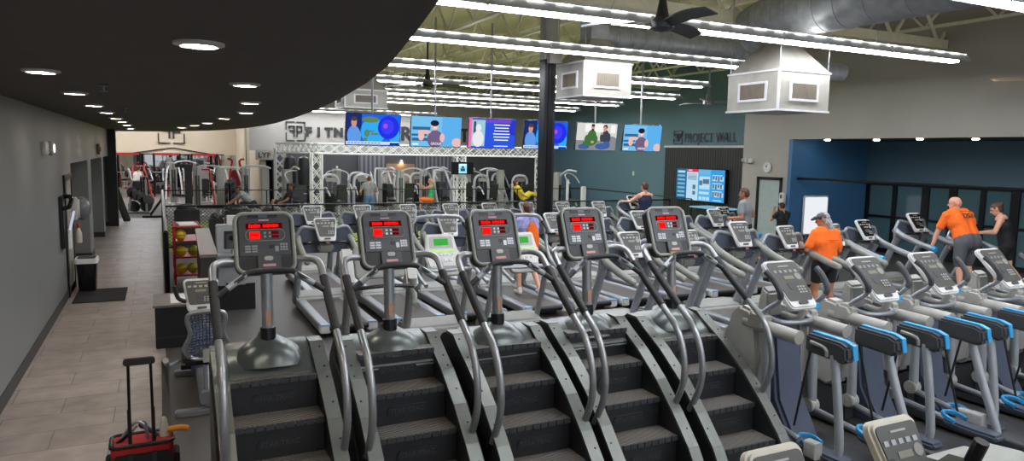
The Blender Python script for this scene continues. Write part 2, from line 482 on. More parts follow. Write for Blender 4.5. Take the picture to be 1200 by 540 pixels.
# ------------------------------------------------------------------ light fixtures
DASH = bpy.data.materials.new('dashed uplight'); DASH.use_nodes = True
nt = DASH.node_tree; nt.nodes.clear()
_e = nt.nodes.new('ShaderNodeEmission'); _o = nt.nodes.new('ShaderNodeOutputMaterial'); _t = nt.nodes.new('ShaderNodeTexCoord'); _w = nt.nodes.new('ShaderNodeTexWave')
_w.inputs['Scale'].default_value = .75; _r = nt.nodes.new('ShaderNodeValToRGB'); _r.color_ramp.elements[0].position = .3; _r.color_ramp.elements[1].position = .42
_r.color_ramp.elements[0].color = (.16, .16, .16, 1); _r.color_ramp.elements[1].color = (.95, .95, .9, 1)
_e.inputs['Strength'].default_value = 4
nt.links.new(_t.outputs['Object'], _w.inputs['Vector']); nt.links.new(_w.outputs['Fac'], _r.inputs[0]); nt.links.new(_r.outputs[0], _e.inputs['Color']); nt.links.new(_e.outputs[0], _o.inputs[0])
def strip(name, label, x0, x1, y, z, grp='rows of suspended strip lights'):
    t = thing(name, label, 'strip light', (x0, y, z), 0, grp)
    L = x1-x0
    m = M()
    m.prism([(-.15, .02), (-.155, .03), (-.05, .15), (.05, .15), (.155, .03), (.15, .02), (.05, .11), (-.05, .11)], 'x', 0, L)
    m.build('reflector', m_refl, t)
    M().span((0.02, -.075, .0), (L-.25, .075, .055)).build('lamp', LIGHT, t)
    M().prism([(-.075, .150), (.075, .150), (.07, .158), (-.07, .158)], 'x', .05, L-.05).build('uplight_slot', DASH, t)
    k = .5
    while k < L:
        M().tube([(k-.06, 0, .15), (k, 0, .3), (k, 0, 5.3-z)], .006, 5).build('hanger_wire', m_silver, t); k += 2.6
    k = 1.2
    while k < L: M().box((k, -.12, .07), (.03, .03, .13)).build('bracket', m_white, t); k += 2.44
    return t
for i, (x0, x1, y, z) in enumerate([(2.4, 13.03, 8.2, 4.3), (2.4, 13.0, 11.0, 4.3), (2.4, 12.75, 14.6, 4.3), (2.4, 14.7, 18.1, 4.3), (2.4, 15.2, 21.9, 4.3), (3.6, 15.75, 25.8, 4.3), (3.9, 11.4, 31.0, 4.12), (2.4, 13.0, 5.0, 4.3), (2.4, 13.0, 1.9, 4.3), (2.4, 13.0, -1.4, 4.3), (-5, 3.2, 34.5, 4.3), (-5, 3.2, 38, 4.3), (-5, 3.2, 41, 4.3)]):  # last three: unseen strips added to brighten the dark carpeted room
    w = ['nearest suspended white strip light, running above the front diffuser box', 'second suspended strip light from the front, passing the top of the black column',
         'third suspended strip light back, behind the middle diffuser box', 'fourth suspended strip light back, just behind the hanging televisions',
         'fifth suspended strip light back in the ceiling rows', 'sixth suspended strip light back in the ceiling rows', 'short farthest strip light close to the lettered back wall',
         'strip light overhead in front of the first visible row', 'strip light overhead above the stair climbers', 'strip light overhead behind the viewer', 'unseen strip light added to brighten the carpeted room, nearest the soffit', 'unseen middle strip light added to brighten the carpeted room', 'unseen strip light added to brighten the carpeted room, nearest the mirrors'][i]
    strip('strip_light', w, x0, x1, y, z)

dl0 = None
DL = [(-.691, 5.763), (-.693, 7.978), (-.70, 10.256), (-.685, 12.326), (-.68, 14.852), (-.66, 16.82), (-.66, 19.448), (-.70, 23.1),
      (.186, 3.769), (.612, 5.943), (.899, 8.274), (1.091, 10.573), (.991, 13.027), (.897, 15.832), (.75, 18.0), (.546, 20.375), (-.69, 3.4), (-.69, 1.2), (.1, 1.3)]
for i, (x, y) in enumerate(DL):
    if i < 8: lb = '%s round downlight from the front in the soffit row along the corridor wall' % ('nearest' if i == 0 else ORD[i])
    elif i < 16: lb = '%s round downlight from the front in the soffit row following the curved edge' % ('nearest' if i == 8 else ORD[i-8])
    else: lb = 'round downlight overhead in the near part of the black soffit, number %s back' % ORD[i-15]
    if dl0 is None:
        dl0 = thing('downlight', lb, 'downlight', (x, y, 3.05), 0, 'soffit downlights')
        M().lathe([(.085, -.0), (.115, -.0), (.115, -.012), (.085, -.02)], n=24, caps=False).build('trim_ring', m_white, dl0)
        M().lathe([(.0001, -.008), (.086, -.008), (.086, -.002), (.0001, -.002)], n=24).build('lens', DOWN, dl0)
    else: dup(dl0, (x, y, 3.05), 0, lb)
for i, (x, y) in enumerate([(-.39, 6.8), (-.374, 10.7)]):
    o = M().lathe([(.04, 0), (.045, -.01), (.012, -.015), (.012, -.045), (.03, -.05), (.03, -.055), (.004, -.057)], n=12).build('sprinkler', m_silver, None, loc=(x, y, 3.05))
    tag(o, ['nearer', 'farther'][i] + ' small fire sprinkler head between the soffit downlight rows', 'sprinkler', 'soffit sprinklers')
for i, (y, x) in enumerate([(13.2, 15.6), (12.0, 15.9), (10.6, 15.5), (9.6, 15.9), (8.2, 15.5), (6.8, 15.8)]):
    o = M().lathe([(.07, 0), (.075, -.012), (.05, -.03), (.0001, -.035)], n=16).build('recess_light', emit('#dfe6ea', 26.), None, loc=(x, y, 3.05))
    tag(o, '%s small ceiling light from the blue side wall in the dark recess' % ORD[i].replace('leftmost', 'first'), 'ceiling light', 'recess ceiling lights')

# ------------------------------------------------------------------ ducts and diffusers
def diffuser(label, x0, y0, wx, wy, z0, z1, zt):
    t = thing('air_diffuser', label, 'air diffuser', (x0, y0, z0), 0, 'boxy ceiling air diffusers')
    h = z1-z0; cxm, cym = wx/2, wy/2
    M().span((0, 0, 0), (wx, wy, h)).build('box', m_box, t, bev=.012)
    m = M().prism([(0, 0), (wx, 0), (wx, wy), (0, wy)], 'z', h, zt-z0, [(cxm-.2, cym-.2), (cxm+.2, cym-.2), (cxm+.2, cym+.2), (cxm-.2, cym+.2)])
    m.build('hood', m_box, t)
    sm = M()
    for z in (.005, h-.005): sm.span((-.012, -.012, z-.015), (wx+.012, .004, z+.015)).span((-.012, -.012, z-.015), (.004, wy+.012, z+.015))
    sm.span((-.014, -.014, 0), (.02, .02, h)).build('corner_seam', m_whitem, t)
    for a in (0, 1):
        g = M(); f = M()
        if a == 0:
            g.span((wx*.24, -.02, h*.3), (wx*.72, -.004, h*.68))
            f.span((wx*.2, -.025, h*.24), (wx*.76, -.003, h*.3)).span((wx*.2, -.025, h*.68), (wx*.76, -.003, h*.74)).span((wx*.2, -.025, h*.3), (wx*.24, -.003, h*.68)).span((wx*.72, -.025, h*.3), (wx*.76, -.003, h*.68))
            for k in range(12): g.span((wx*.25+k*wx*.039, -.027, h*.3), (wx*.26+k*wx*.039, -.019, h*.68))
        else:
            g.span((-.02, wy*.24, h*.3), (-.004, wy*.72, h*.68))
            f.span((-.025, wy*.2, h*.24), (-.003, wy*.76, h*.3)).span((-.025, wy*.2, h*.68), (-.003, wy*.76, h*.74)).span((-.025, wy*.2, h*.3), (-.003, wy*.24, h*.68)).span((-.025, wy*.72, h*.3), (-.003, wy*.76, h*.68))
            for k in range(12): g.span((-.027, wy*.25+k*wy*.039, h*.3), (-.019, wy*.26+k*wy*.039, h*.68))
        gg = g.build('grille', mat('grille slats', '#6e6557', .6) if a == 0 else bpy.data.materials.get('grille slats'), t)
        f.build('grille_frame', m_whitem, gg)
    M().span((cxm-.2, cym-.2, zt-z0-.02), (cxm+.2, cym+.2, zt-z0+.75)).build('neck', m_galv, t)
    hw = M()
    for px, py in ((.03, .03), (wx-.03, .03), (.03, wy-.03), (wx-.03, wy-.03)): hw.tube([(px, py, h), (px, py, 5.3-z0)], .008, 5)
    hw.build('hanger_rod', m_silver, t)
    return t
diffuser('pyramid topped sheet metal air box hanging in front of the recess wall', 8.87, 8.5, 1.15, 1.15, 3.32, 3.96, 4.45)
diffuser('square air box hanging just right of the black column', 7.1, 11.5, 1.07, 1.05, 3.64, 4.28, 4.75)
diffuser('air box far back above the leftmost television', 3.95, 17.0, 1.03, 1.03, 3.55, 3.98, 4.4)
def duct(name, label, pts, r, k=6):
    t = thing(name, label, 'duct', pts[0], 0, 'round galvanised ducts')
    P = [Vector(p)-Vector(pts[0]) for p in pts]
    M().tube(P, r, 20, k).build('pipe', m_galv, t)
    sp = smooth_path(P, k); rg = M(); d = 0
    for a, b in zip(sp[:-1], sp[1:]):
        L = (b-a).length; n = int(L/.35)
        for j in range(max(1, n)):
            q = a.lerp(b, (j+.5)/max(1, n)); tt = (b-a).normalized()*.012
            M().tube([q-tt, q+tt], r+.008, 20).build('seam_ring', m_galv, t)
    return t
duct('spiral_duct', 'large spiral metal duct sweeping overhead toward the viewer', [(9.4, -2, 4.92), (9.4, 3, 4.92), (9.4, 7.5, 4.92), (9.4, 9.0, 4.9), (9.42, 9.7, 4.75)], .40)
duct('spiral_duct', 'dull metal duct behind the second strip light, ending in an elbow', [(7.7, 12.4, 4.9), (9.5, 12.4, 4.9), (11.2, 12.4, 4.9), (12.0, 12.5, 4.75), (12.2, 12.6, 4.3)], .24)
duct('spiral_duct', 'short round duct end poking out behind the pyramid air box', [(10.2, 10.2, 4.25), (11.3, 10.2, 4.27), (12.3, 10.2, 4.28)], .18, 0)
def fan(label, x, y, z, a0, r, m, n=3):
    t = thing('ceiling_fan', label, 'ceiling fan', (x, y, z), 0, 'ceiling fans')
    M().lathe([(.03, .5), (.05, .3), (.09, .1), (.16, .04), (.16, -.04), (.08, -.08), (.001, -.09)]).build('motor', m, t)
    M().tube([(0, 0, .3), (0, 0, 5.3-z)], .025, 8).build('downrod', m, t)
    for k in range(n):
        a = a0+2*PI*k/n; d = Vector((math.cos(a), math.sin(a), 0)); q = Vector((-d.y, d.x, 0))
        P = []
        b = M(); N = 8
        for j in range(N+1):
            f = j/N; c = d*(.12+(r-.12)*f) + Vector((0, 0, .05*math.sin(f*PI)*.6)); w = .06+.06*math.sin(f*2.6)
            P.append((c-q*w+Vector((0, 0, .03)), c+q*w-Vector((0, 0, .03))))
        vs = []; fs = []
        for (p1, p2) in P: vs += [p1, p2, p1+Vector((0, 0, .015)), p2+Vector((0, 0, .015))]
        for j in range(N):
            o = j*4; fs += [(o, o+1, o+5, o+4), (o+2, o+6, o+7, o+3), (o, o+4, o+6, o+2), (o+1, o+3, o+7, o+5)]
        fs += [(0, 2, 3, 1), (N*4, N*4+1, N*4+3, N*4+2)]
        b.add(vs, fs).build('blade', m, t)
    return t
fan('large dark ceiling fan crossing the nearest strip light', 5.95, 7.75, 4.25, R_(25), 1.05, m_char)
fan('dark wide bladed fan hanging above the second television', 6.2, 17.6, 4.22, R_(12), 1.35, m_char)
fan('pale ceiling fan hanging in front of the teal wall', 14.2, 16.2, 4.08, R_(-20), 1.0, m_lsteel)
fan('pale ceiling fan at the upper right, mostly out of view', 14.05, 7.0, 3.95, R_(150), 1.25, mat('birch blade', '#a08e74', .6))

# ------------------------------------------------------------------ televisions
def pic_weather(m, u, d):
    m.mt(1); u(0, 0, 1, 1, d)
    m.mt(2); u(-.36, .02, .28, .96, d*2); m.mt(3); d_el(m, -.36, -.2, .12, .32, d*3); u(-.36, -.28, .19, .36, d*3.1); d_el(m, -.26, -.25, .035, .2, d*3.2)
    m.mt(4); d_el(m, -.36, .22, .05, .15, d*4); m.mt(5); d_el(m, -.36, .33, .055, .07, d*5)
    m.mt(6); d_el(m, .0, -.05, .24, .42, d*2); d_el(m, .4, -.2, .1, .3, d*2)
    m.mt(7); d_el(m, .28, .08, .2, .38, d*3); m.mt(8); d_el(m, .26, .1, .12, .24, d*4); m.mt(9); d_el(m, .22, .13, .04, .08, d*5)
    m.mt(10); d_el(m, -.06, .32, .16, .10, d*3.5); d_el(m, -.12, -.12, .05, .12, d*3.5); d_el(m, .03, -.14, .08, .035, d*3.5); d_el(m, -.04, -.05, .06, .03, d*3.5); d_el(m, -.15, -.32, .04, .06, d*3.5)
    m.mt(11); u(0, -.43, 1, .1, d*6); m.mt(2); u(.4, -.45, .18, .07, d*7)
    m.mt(12)
    for k in range(10): u(-.45+.062*k, -.43, .045, .03, d*7)
def pic_fit(m, u, d):
    m.mt(1); u(0, 0, 1, 1, d)
    m.mt(2); u(-.3, .1, .35, .1, d*2); u(-.34, -.12, .3, .07, d*2); u(-.3, -.27, .36, .1, d*2)
    m.mt(3); u(.3, 0, .38, .98, d*2); u(.13, .1, .03, .7, d*3)
    m.mt(4); d_el(m, -.02, -.25, .16, .3, d*4); m.mt(5); d_el(m, -.04, .18, .07, .14, d*5); m.mt(6); d_el(m, -.04, .28, .085, .1, d*5.5)
    m.mt(7); d_el(m, -.03, .135, .03, .018, d*6)
    m.mt(5); d_el(m, -.24, -.02, .13, .07, d*5); d_el(m, -.3, -.15, .06, .16, d*5); d_el(m, .12, -.2, .05, .15, d*5); d_el(m, .42, -.35, .1, .15, d*5)
    m.mt(7); u(-.41, -.43, .12, .05, d*6)
def pic_news(m, u, d):
    m.mt(1); u(0, 0, 1, 1, d); m.mt(2); u(-.47, .0, .06, 1, d*2); m.mt(3); u(-.05, .43, .9, .13, d*1.5); m.mt(4); u(.28, .2, .42, .5, d*1.2)
    m.mt(5); u(-.3, 0, .28, .9, d*3); m.mt(6); d_el(m, -.3, -.2, .12, .28, d*4); d_el(m, -.3, .18, .06, .13, d*4.5); m.mt(7); u(-.38, .2, .05, .4, d*3.5)
    m.mt(8)
    for k, wd in enumerate([.34, .3, .32, .36, .34, .3]): u(.2, .3-.105*k, wd, .035, d*5)
    u(.2, -.44, .3, .03, d*5)
def pic_couple(m, u, d):
    m.mt(1); u(0, 0, 1, 1, d); m.mt(2); u(-.05, .32, .5, .3, d*1.5); u(.4, .3, .12, .3, d*1.5); m.mt(3); u(0, -.32, 1, .35, d*2); d_el(m, .38, -.15, .14, .18, d*2.2)
    m.mt(8); d_el(m, -.3, -.38, .14, .1, d*2.6); d_el(m, .14, -.36, .16, .12, d*3.6); d_el(m, .26, -.3, .09, .14, d*3.7)
    m.mt(4); d_el(m, -.12, .02, .11, .24, d*3); d_el(m, -.22, -.1, .08, .17, d*3.2); d_el(m, -.03, -.1, .06, .16, d*3.2); d_el(m, -.18, -.25, .16, .1, d*3.4)
    m.mt(5); d_el(m, .22, .02, .09, .24, d*3.1); d_el(m, .13, -.02, .05, .17, d*3.3); d_el(m, .31, -.03, .04, .17, d*3.3)
    m.mt(6); d_el(m, -.11, .33, .042, .11, d*4); d_el(m, .19, .3, .04, .1, d*4); d_el(m, -.1, -.2, .04, .05, d*4.5); d_el(m, .12, .13, .03, .05, d*4.5)
    m.mt(7); d_el(m, -.11, .42, .045, .05, d*5); d_el(m, -.11, .255, .03, .04, d*5); d_el(m, .2, .37, .055, .09, d*3.8)
PICT = {'weather': (pic_weather, ['#1f5cd0', '#1b2a66', '#5a8fd6', '#c08a78', '#4a3a3a', '#2f9fe0', '#1f2fd6', '#3a3ae6', '#a04ad0', '#5a7a5a', '#b8cdf0', '#5a6f9a']),
        'fitness': (pic_fit, ['#6fb2dc', '#2f5f88', '#56a4dc', '#6a5878', '#d7b0ac', '#1c2030', '#dfe8f0']),
        'news': (pic_news, ['#2a4fd0', '#e06aa8', '#6a45c0', '#2a35b8', '#8fc0cc', '#d8d8da', '#3a4a58', '#dfe6ff']),
        'couple': (pic_couple, ['#c9c8c4', '#e4e4e2', '#7e8188', '#3f6a3a', '#3a3f4c', '#c0907a', '#3a2c24', '#3a5a94'])}
PM = {}
def d_el(m, cx_, cy_, rx, ry, d):
    s = m.scr; poly = [(s[0]*(cx_+rx*math.cos(2*PI*k/20)), s[1]*(cy_+ry*math.sin(2*PI*k/20))) for k in range(20)]
    poly = [(max(-s[0]/2, min(s[0]/2, a)), max(-s[1]/2, min(s[1]/2, b))) for a, b in poly]
    m.prism(poly, 'y', -d-.001, -.0005)
def make_tv(kind, label, x, y, z, w, tilt, pole=True):
    h = w*.5625
    t = thing('television', label, 'television', (x, y, z), 0, 'televisions hanging in a row')
    T = Matrix.Rotation(R_(tilt), 4, 'X')
    M().xf(T).span((-w/2-.012, 0, -h/2-.012), (w/2+.012, .05, h/2+.012)).build('case', m_blackp, t, bev=.006)
    m = M().xf(T); m.scr = (w, h)
    def u(a, b, ww, hh, d):
        x0, x1 = max(-.5, a-ww/2), min(.5, a+ww/2); z0, z1 = max(-.5, b-hh/2), min(.5, b+hh/2)
        m.span((x0*w, -d-.001, z0*h), (x1*w, -.0005, z1*h))
    fn, cols = PICT[kind]
    if kind not in PM: PM[kind] = [emit('#101018', .15)]+[emit(c, .62) for c in cols]
    fn(m, u, .0012)
    m.build('screen', PM[kind], t)
    if kind == 'fitness':
        text_mesh('GROUP', .07, .001, emit('#f4f8ff', .6), 'caption', t, T @ facing((0, -.012, -h*.44), (0, -1, 0)), 1.0)
    if pole:
        M().tube([(0, .08, h*.3), (0, .08, 5.3-z)], .022, 8).build('pole', m_silver, t)
        M().xf(T).span((-.15, .05, -.12), (.15, .1, .12)).build('bracket', m_blackm, t)
    return t
for i, (k, x) in enumerate(zip(['weather', 'fitness', 'news', 'weather', 'couple', 'fitness'], [3.87, 5.205, 6.485, 7.81, 9.155, 10.455])):
    make_tv(k, ['hanging television showing a hurricane weather map, leftmost of the row', 'hanging television with a fitness class, over the far gantry',
                'hanging television with a purple and blue text slide', 'hanging television with weather map, partly hidden by the black column',
                'hanging television showing a couple on a sofa, green sweater', 'rightmost hanging television, fitness class picture before the teal wall'][i], x, 14.2, 2.965, 1.10, 7)

# large wall screen
t = thing('wall_screen', 'large flat screen with light blue schedule panels on the black slat wall', 'television', (17.0, 19.68, 1.55))
M().span((.02, -1.28, -.57), (.17, 1.28, .57)).build('case', m_blackp, t, bev=.01)
m = M()
def ws(y0, y1, z0, z1, mi, d): m.mt(mi).span((.02-d, y0, z0), (.02, y1, z1))
W = 1.25; H = .55
def uv(a, b, c, d, mi, dd): ws(W-2*W*b, W-2*W*a, H-2*H*d, H-2*H*c, mi, dd)
uv(0, 1, 0, 1, 0, .002); uv(0, .22, 0, 1, 1, .004); uv(.23, .47, .09, 1, 2, .004); uv(.23, .47, 0, .09, 3, .006); uv(.48, .73, 0, 1, 4, .004); uv(.5, .71, .22, .62, 2, .006)
for k in range(7): uv(.03, .19, .06+k*.13, .13+k*.13, 5 if k else 2, .006)
for k in range(3):
    uv(.76, .98, .2+k*.25, .34+k*.25, 2, .006)
    for j in range(4): uv(.77+.05*j, .805+.05*j, .2+k*.25, .3+k*.25+.02*((j*7+k) % 3), 6, .008)
    uv(.5+.075*k, .56+.075*k, .86, .97, 2, .006)
    uv(.76, .95, .16+k*.25, .18+k*.25, 7, .007)
for k in range(6): uv(.25, .44, .15+k*.035, .165+k*.035, 8 if k < 2 else 6, .007)
uv(.36, .42, .5, .64, 6, .007); uv(.36, .42, .7, .82, 6, .007); uv(.5, .56, .35, .5, 6, .008); uv(.57, .7, .3, .45, 6, .008); uv(.26, .34, .02, .06, 2, .008); uv(.78, .95, .93, .96, 2, .008); uv(.5, .7, .05, .14, 5, .006); uv(.5, .7, .7, .78, 2, .006)
m.build('screen', [emit(c, .5) for c in ('#3aa2e6', '#2f6f96', '#bfe0f4', '#d03a5a', '#58b8ee', '#7fb6d6', '#587a92', '#dff0ff', '#d88a9a')], t)
t = thing('podium', 'dark podium with pale blue top under the large wall screen', 'podium', (16.4, 18.2, 0))
M().span((-.3, -.55, 0), (.3, .55, .85)).build('body', m_black, t, bev=.01)
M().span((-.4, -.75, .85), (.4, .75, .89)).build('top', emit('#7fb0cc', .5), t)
# gantry screen on a truss post
t = thing('small_screen', 'small black screen mounted on the middle truss post', 'television', (10.9, 26.7, 1.9))
M().span((-.47, -.04, -.25), (.47, .04, .25)).build('case', m_blackp, t, bev=.01)
m = M().mt(0).span((-.17, -.046, -.2), (.17, -.04, .18)); m.mt(1).span((-.1, -.05, -.12), (.1, -.045, .0)).box((0, -.05, .05), (.12, .006, .08)).mt(2).span((-.14, -.05, .1), (.14, -.045, .15))
m.build('screen', [emit('#7fb4d0', 1.), emit('#2a4a5a', .7), emit('#d8eef8', 1.)], t)
M().tube([(0, .04, 0), (0, .3, 0)], .03).build('bracket', m_silver, t)

# ------------------------------------------------------------------ signs
def fp_logo(m, o, ex, s, depth, flip=1):
    """framed mirrored F + P; o = centre, ex = unit vector to the viewer's right, s = side"""
    o = Vector(o); ex = Vector(ex); n = ex.cross(Vector((0, 0, 1)))
    def bar(a, b, c, d):
        A = o+ex*(a*s)+Vector((0, 0, b*s)); B = o+ex*(c*s)+Vector((0, 0, d*s))
        cn = (A+B)/2+n*depth/2; w = abs(c-a)*s; h = abs(d-b)*s
        ang = math.atan2(ex.y, ex.x); m.box(cn, (w, depth, h), 0, 0, ang)
    t = .05
    for sx in (-1, 1):
        bar(sx*.5-t/2, .08, sx*.5+t/2, .5); bar(sx*.5-t/2, -.5, sx*.5+t/2, -.08)
        for sy in (-1, 1): bar(sx*.05, sy*.5-t/2, sx*.52, sy*.5+t/2)
    bar(-.12, -.3, -.04, .3); bar(-.36, .22, -.04, .3); bar(-.32, -.02, -.04, .06); bar(-.36, .12, -.28, .3)
    bar(.04, -.3, .12, .3); bar(.04, .22, .34, .3); bar(.04, -.06, .34, .02); bar(.28, -.06, .36, .3)
t = thing('wall_sign', 'dark framed monogram and FITNESS PROJECT lettering on the grey back wall', 'sign', (5.3, 31.99, 3.3))
m = M(); fp_logo(m, (0, -.02, 0), (1, 0, 0), .78, .05); m.build('logo', m_char, t)
for k, c in enumerate('FITNESS'): text_mesh(c, .52, .025, m_char, 'letter', t, facing((.55+.43*k, -.03, -.18), (0, -1, 0)), bold=.03)
for k, c in enumerate('PROJECT'): text_mesh(c, .86, .025, m_char, 'letter', t, facing((4.35+.58*k, -.03, -.26), (0, -1, 0)), bold=.03)
t = thing('wall_sign', 'black framed monogram on the beige far wall above the mirrors', 'sign', (.63, 42.98, 3.35))
m = M(); fp_logo(m, (0, -.02, 0), (1, 0, 0), 1.25, .05); m.build('logo', m_char, t)
t = thing('wall_sign', 'dark PROJECT WALL lettering above the black slat wall', 'sign', (17.24, 19.6, 3.25))
m = M(); fp_logo(m, (-.02, 1.58, -.02), (0, -1, 0), .46, .03); m.build('logo', m_char, t)
text_mesh('PROJECT WALL', .47, .008, m_char, 'lettering', t, facing((-.03, -.10, -.2), (-1, 0, 0)) @ Matrix.Diagonal((.78, 1, 1, 1)), 1.04, bold=0)
t = thing('door_sign', 'grey LYF sign hanging in the far doorway', 'sign', (3.98, 32.0, 2.26))
M().span((-.33, -.02, -.2), (.42, .02, .22)).build('panel', m_wallgrey, t)
text_mesh('LYF', .3, .01, m_char, 'lettering', t, facing((.02, -.035, -.1), (0, -1, 0)), 1.1, bold=.01)
t = thing('roof_outline', 'black gable shaped frame above the far mirrors', 'frame', (.65, 42.95, 2.15))
M().beam((-2, 0, 0), (0, 0, .33), .04, .05).beam((0, 0, .33), (2, 0, 0), .04, .05).beam((-2.6, 0, -.02), (2.6, 0, -.02), .04, .05).build('beam', m_blackm, t)

# wall fittings
t = thing('emergency_light', 'white emergency light unit high on the corridor wall', 'emergency light', (-1.44, 11.95, 2.5))
M().span((0, -.3, -.09), (.05, .12, .09)).build('body', m_white, t, bev=.012)
M().lathe([(.001, 0), (.1, 0), (.1, .05), (.07, .07), (.001, .07)]).xf(None).build('lamp_head', m_lgrey, t, loc=(.03, .12, 0)).rotation_euler = (0, PI/2, 0)
M().lathe([(.001, .0), (.06, .0), (.06, .012), (.001, .012)]).build('bulb', emit('#e8ecf4', 1.2), t, loc=(.1, .12, 0)).rotation_euler = (0, PI/2, 0)
t = thing('exit_sign', 'small reddish brown exit plate on the corridor wall above the niches', 'sign', (-1.43, 21.6, 2.45))
M().span((0, -.22, -.14), (.06, .22, .14)).build('plate', mat('exit plate', '#8a6a58', .4), t, bev=.01)
text_mesh('EXIT', .17, .004, m_red, 'lettering', t, facing((.064, 0, -.06), (1, 0, 0)), 1.)
t = thing('emergency_light', 'white emergency light at the teal wall corner near the clock', 'emergency light', (15, 15.3, 2.46))
M().span((-.09, -.18, -.06), (0, .1, .06)).build('body', m_white, t, bev=.01)
for y_ in (.16, -.0): M().ball((-.08, y_, .01), .055).build('lamp_head', m_lgrey, t)
t = thing('wall_clock', 'round white clock beside the frosted door', 'clock', (14.99, 14.6, 2.29))
M().lathe([(.001, 0), (.15, 0), (.15, .03), (.13, .045), (.13, .03), (.001, .03)], n=28).build('face', m_white, t).rotation_euler = (0, -PI/2, 0)
M().beam((-.035, 0, 0), (-.035, .06, .05), .008, .012).beam((-.035, 0, 0), (-.035, -.02, .1), .008, .01).build('hand', m_black, t)
t = thing('towel_dispenser', 'white and clear paper towel dispenser on the corridor wall', 'dispenser', (-1.44, 15.0, 1.42))
M().span((0, -.2, -.2), (.1, .05, .2)).build('body', m_white, t, bev=.02)
M().ball((.14, .2, -.02), (.14, .16, .22)).build('cover', mat('smoky clear plastic', '#6d7378', .12), t)
M().tube([(.0, .12, -.02), (.12, .12, -.02)], .17, 16).build('roll', m_white, t)
t = thing('spray_bottle', 'white spray bottle hanging under the towel dispenser', 'bottle', (-1.36, 15.1, .78))
M().lathe([(.05, 0), (.055, .02), (.055, .17), (.03, .24), (.02, .27)]).build('body', m_spray, t)
M().lathe([(.022, .27), (.022, .31), (.03, .31), (.03, .35)]).box((.0, -.03, .335), (.025, .08, .025)).build('trigger', m_red, t)
t = thing('wall_tablet_kiosk', 'black wall kiosk with a tablet and hanging white sheets', 'kiosk', (-1.44, 13.3, 1.3))
M().span((0, -.15, -.4), (.06, .15, .45)).build('panel', m_black, t, bev=.02)
M().tube([(.03, -.1, .25), (.14, -.12, .28), (.16, 0, .42), (.05, .1, .43)], .035, 8, 5).build('bracket', m_blackp, t)
M().box((.16, 0, .05), (.02, .22, .3), 0, R_(12)).build('tablet', emit('#b9bfd0', .55), t)
M().box((.12, .02, -.24), (.03, .2, .32)).build('paper_sheet', m_paper, t)
t = thing('waste_bin', 'small black waste bin with white liner by the corridor wall', 'bin', (-1.2, 14.5, 0))
M().prism(rrect(.26, .34, .05), 'z', 0, .56, rrect(.32, .42, .06)).build('body', m_blackp, t)
M().prism(rrect(.35, .45, .06), 'z', .5, .585, rrect(.34, .44, .06)).build('liner', m_paper, t)
M().prism(rrect(.28, .37, .05), 'z', .55, .588, rrect(.28, .37, .05)).build('opening', m_black, t)
o = M().prism(rrect(.76, 1.2, .02), 'z', 0, .014).build('door_mat', m_blkf, loc=(-.96, 13.9, 0)); tag(o, 'black rubber mat lying on the corridor tiles', 'mat')
t = thing('whiteboard', 'white board leaning against the blue recess wall', 'whiteboard', (15.9, 13.7, .5))
M().prism(rrect(.92, 1.06, .06, cy=.53), 'y', -.02, .02).build('board', m_white, t)
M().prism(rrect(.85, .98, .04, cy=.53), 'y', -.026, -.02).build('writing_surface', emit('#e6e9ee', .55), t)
for s_ in (-.3, .3): M().beam((s_, 0, -.5), (s_, 0, .1), .04, .04).build('leg', m_silver, t)
t = thing('soap_dispenser', 'white wall dispenser beside the frosted door', 'dispenser', (14.97, 13.95, 1.48))
M().prism(rrect(.16, .32, .07), 'x', -.1, 0).build('body', m_white, t, bev=.01); M().box((-.105, 0, .05), (.01, .06, .1)).build('window', m_dgrey, t)
o = M().span((-.03, -.06, -.09), (0, .06, .09)).build('thermostat', m_white, loc=(17.24, 23.9, 1.82), bev=.01); tag(o, 'small white thermostat on the teal wall', 'thermostat')

# ------------------------------------------------------------------ stair climbers
def slab_panel(parent, name, m, poly, x0, x1, bev=0.):
    return M().prism(poly, 'x', x0, x1).build(name, m, parent, bev=bev)
def console_frame(o, tilt):
    return Matrix.Translation(o) @ Matrix.Rotation(R_(-tilt), 4, 'X')

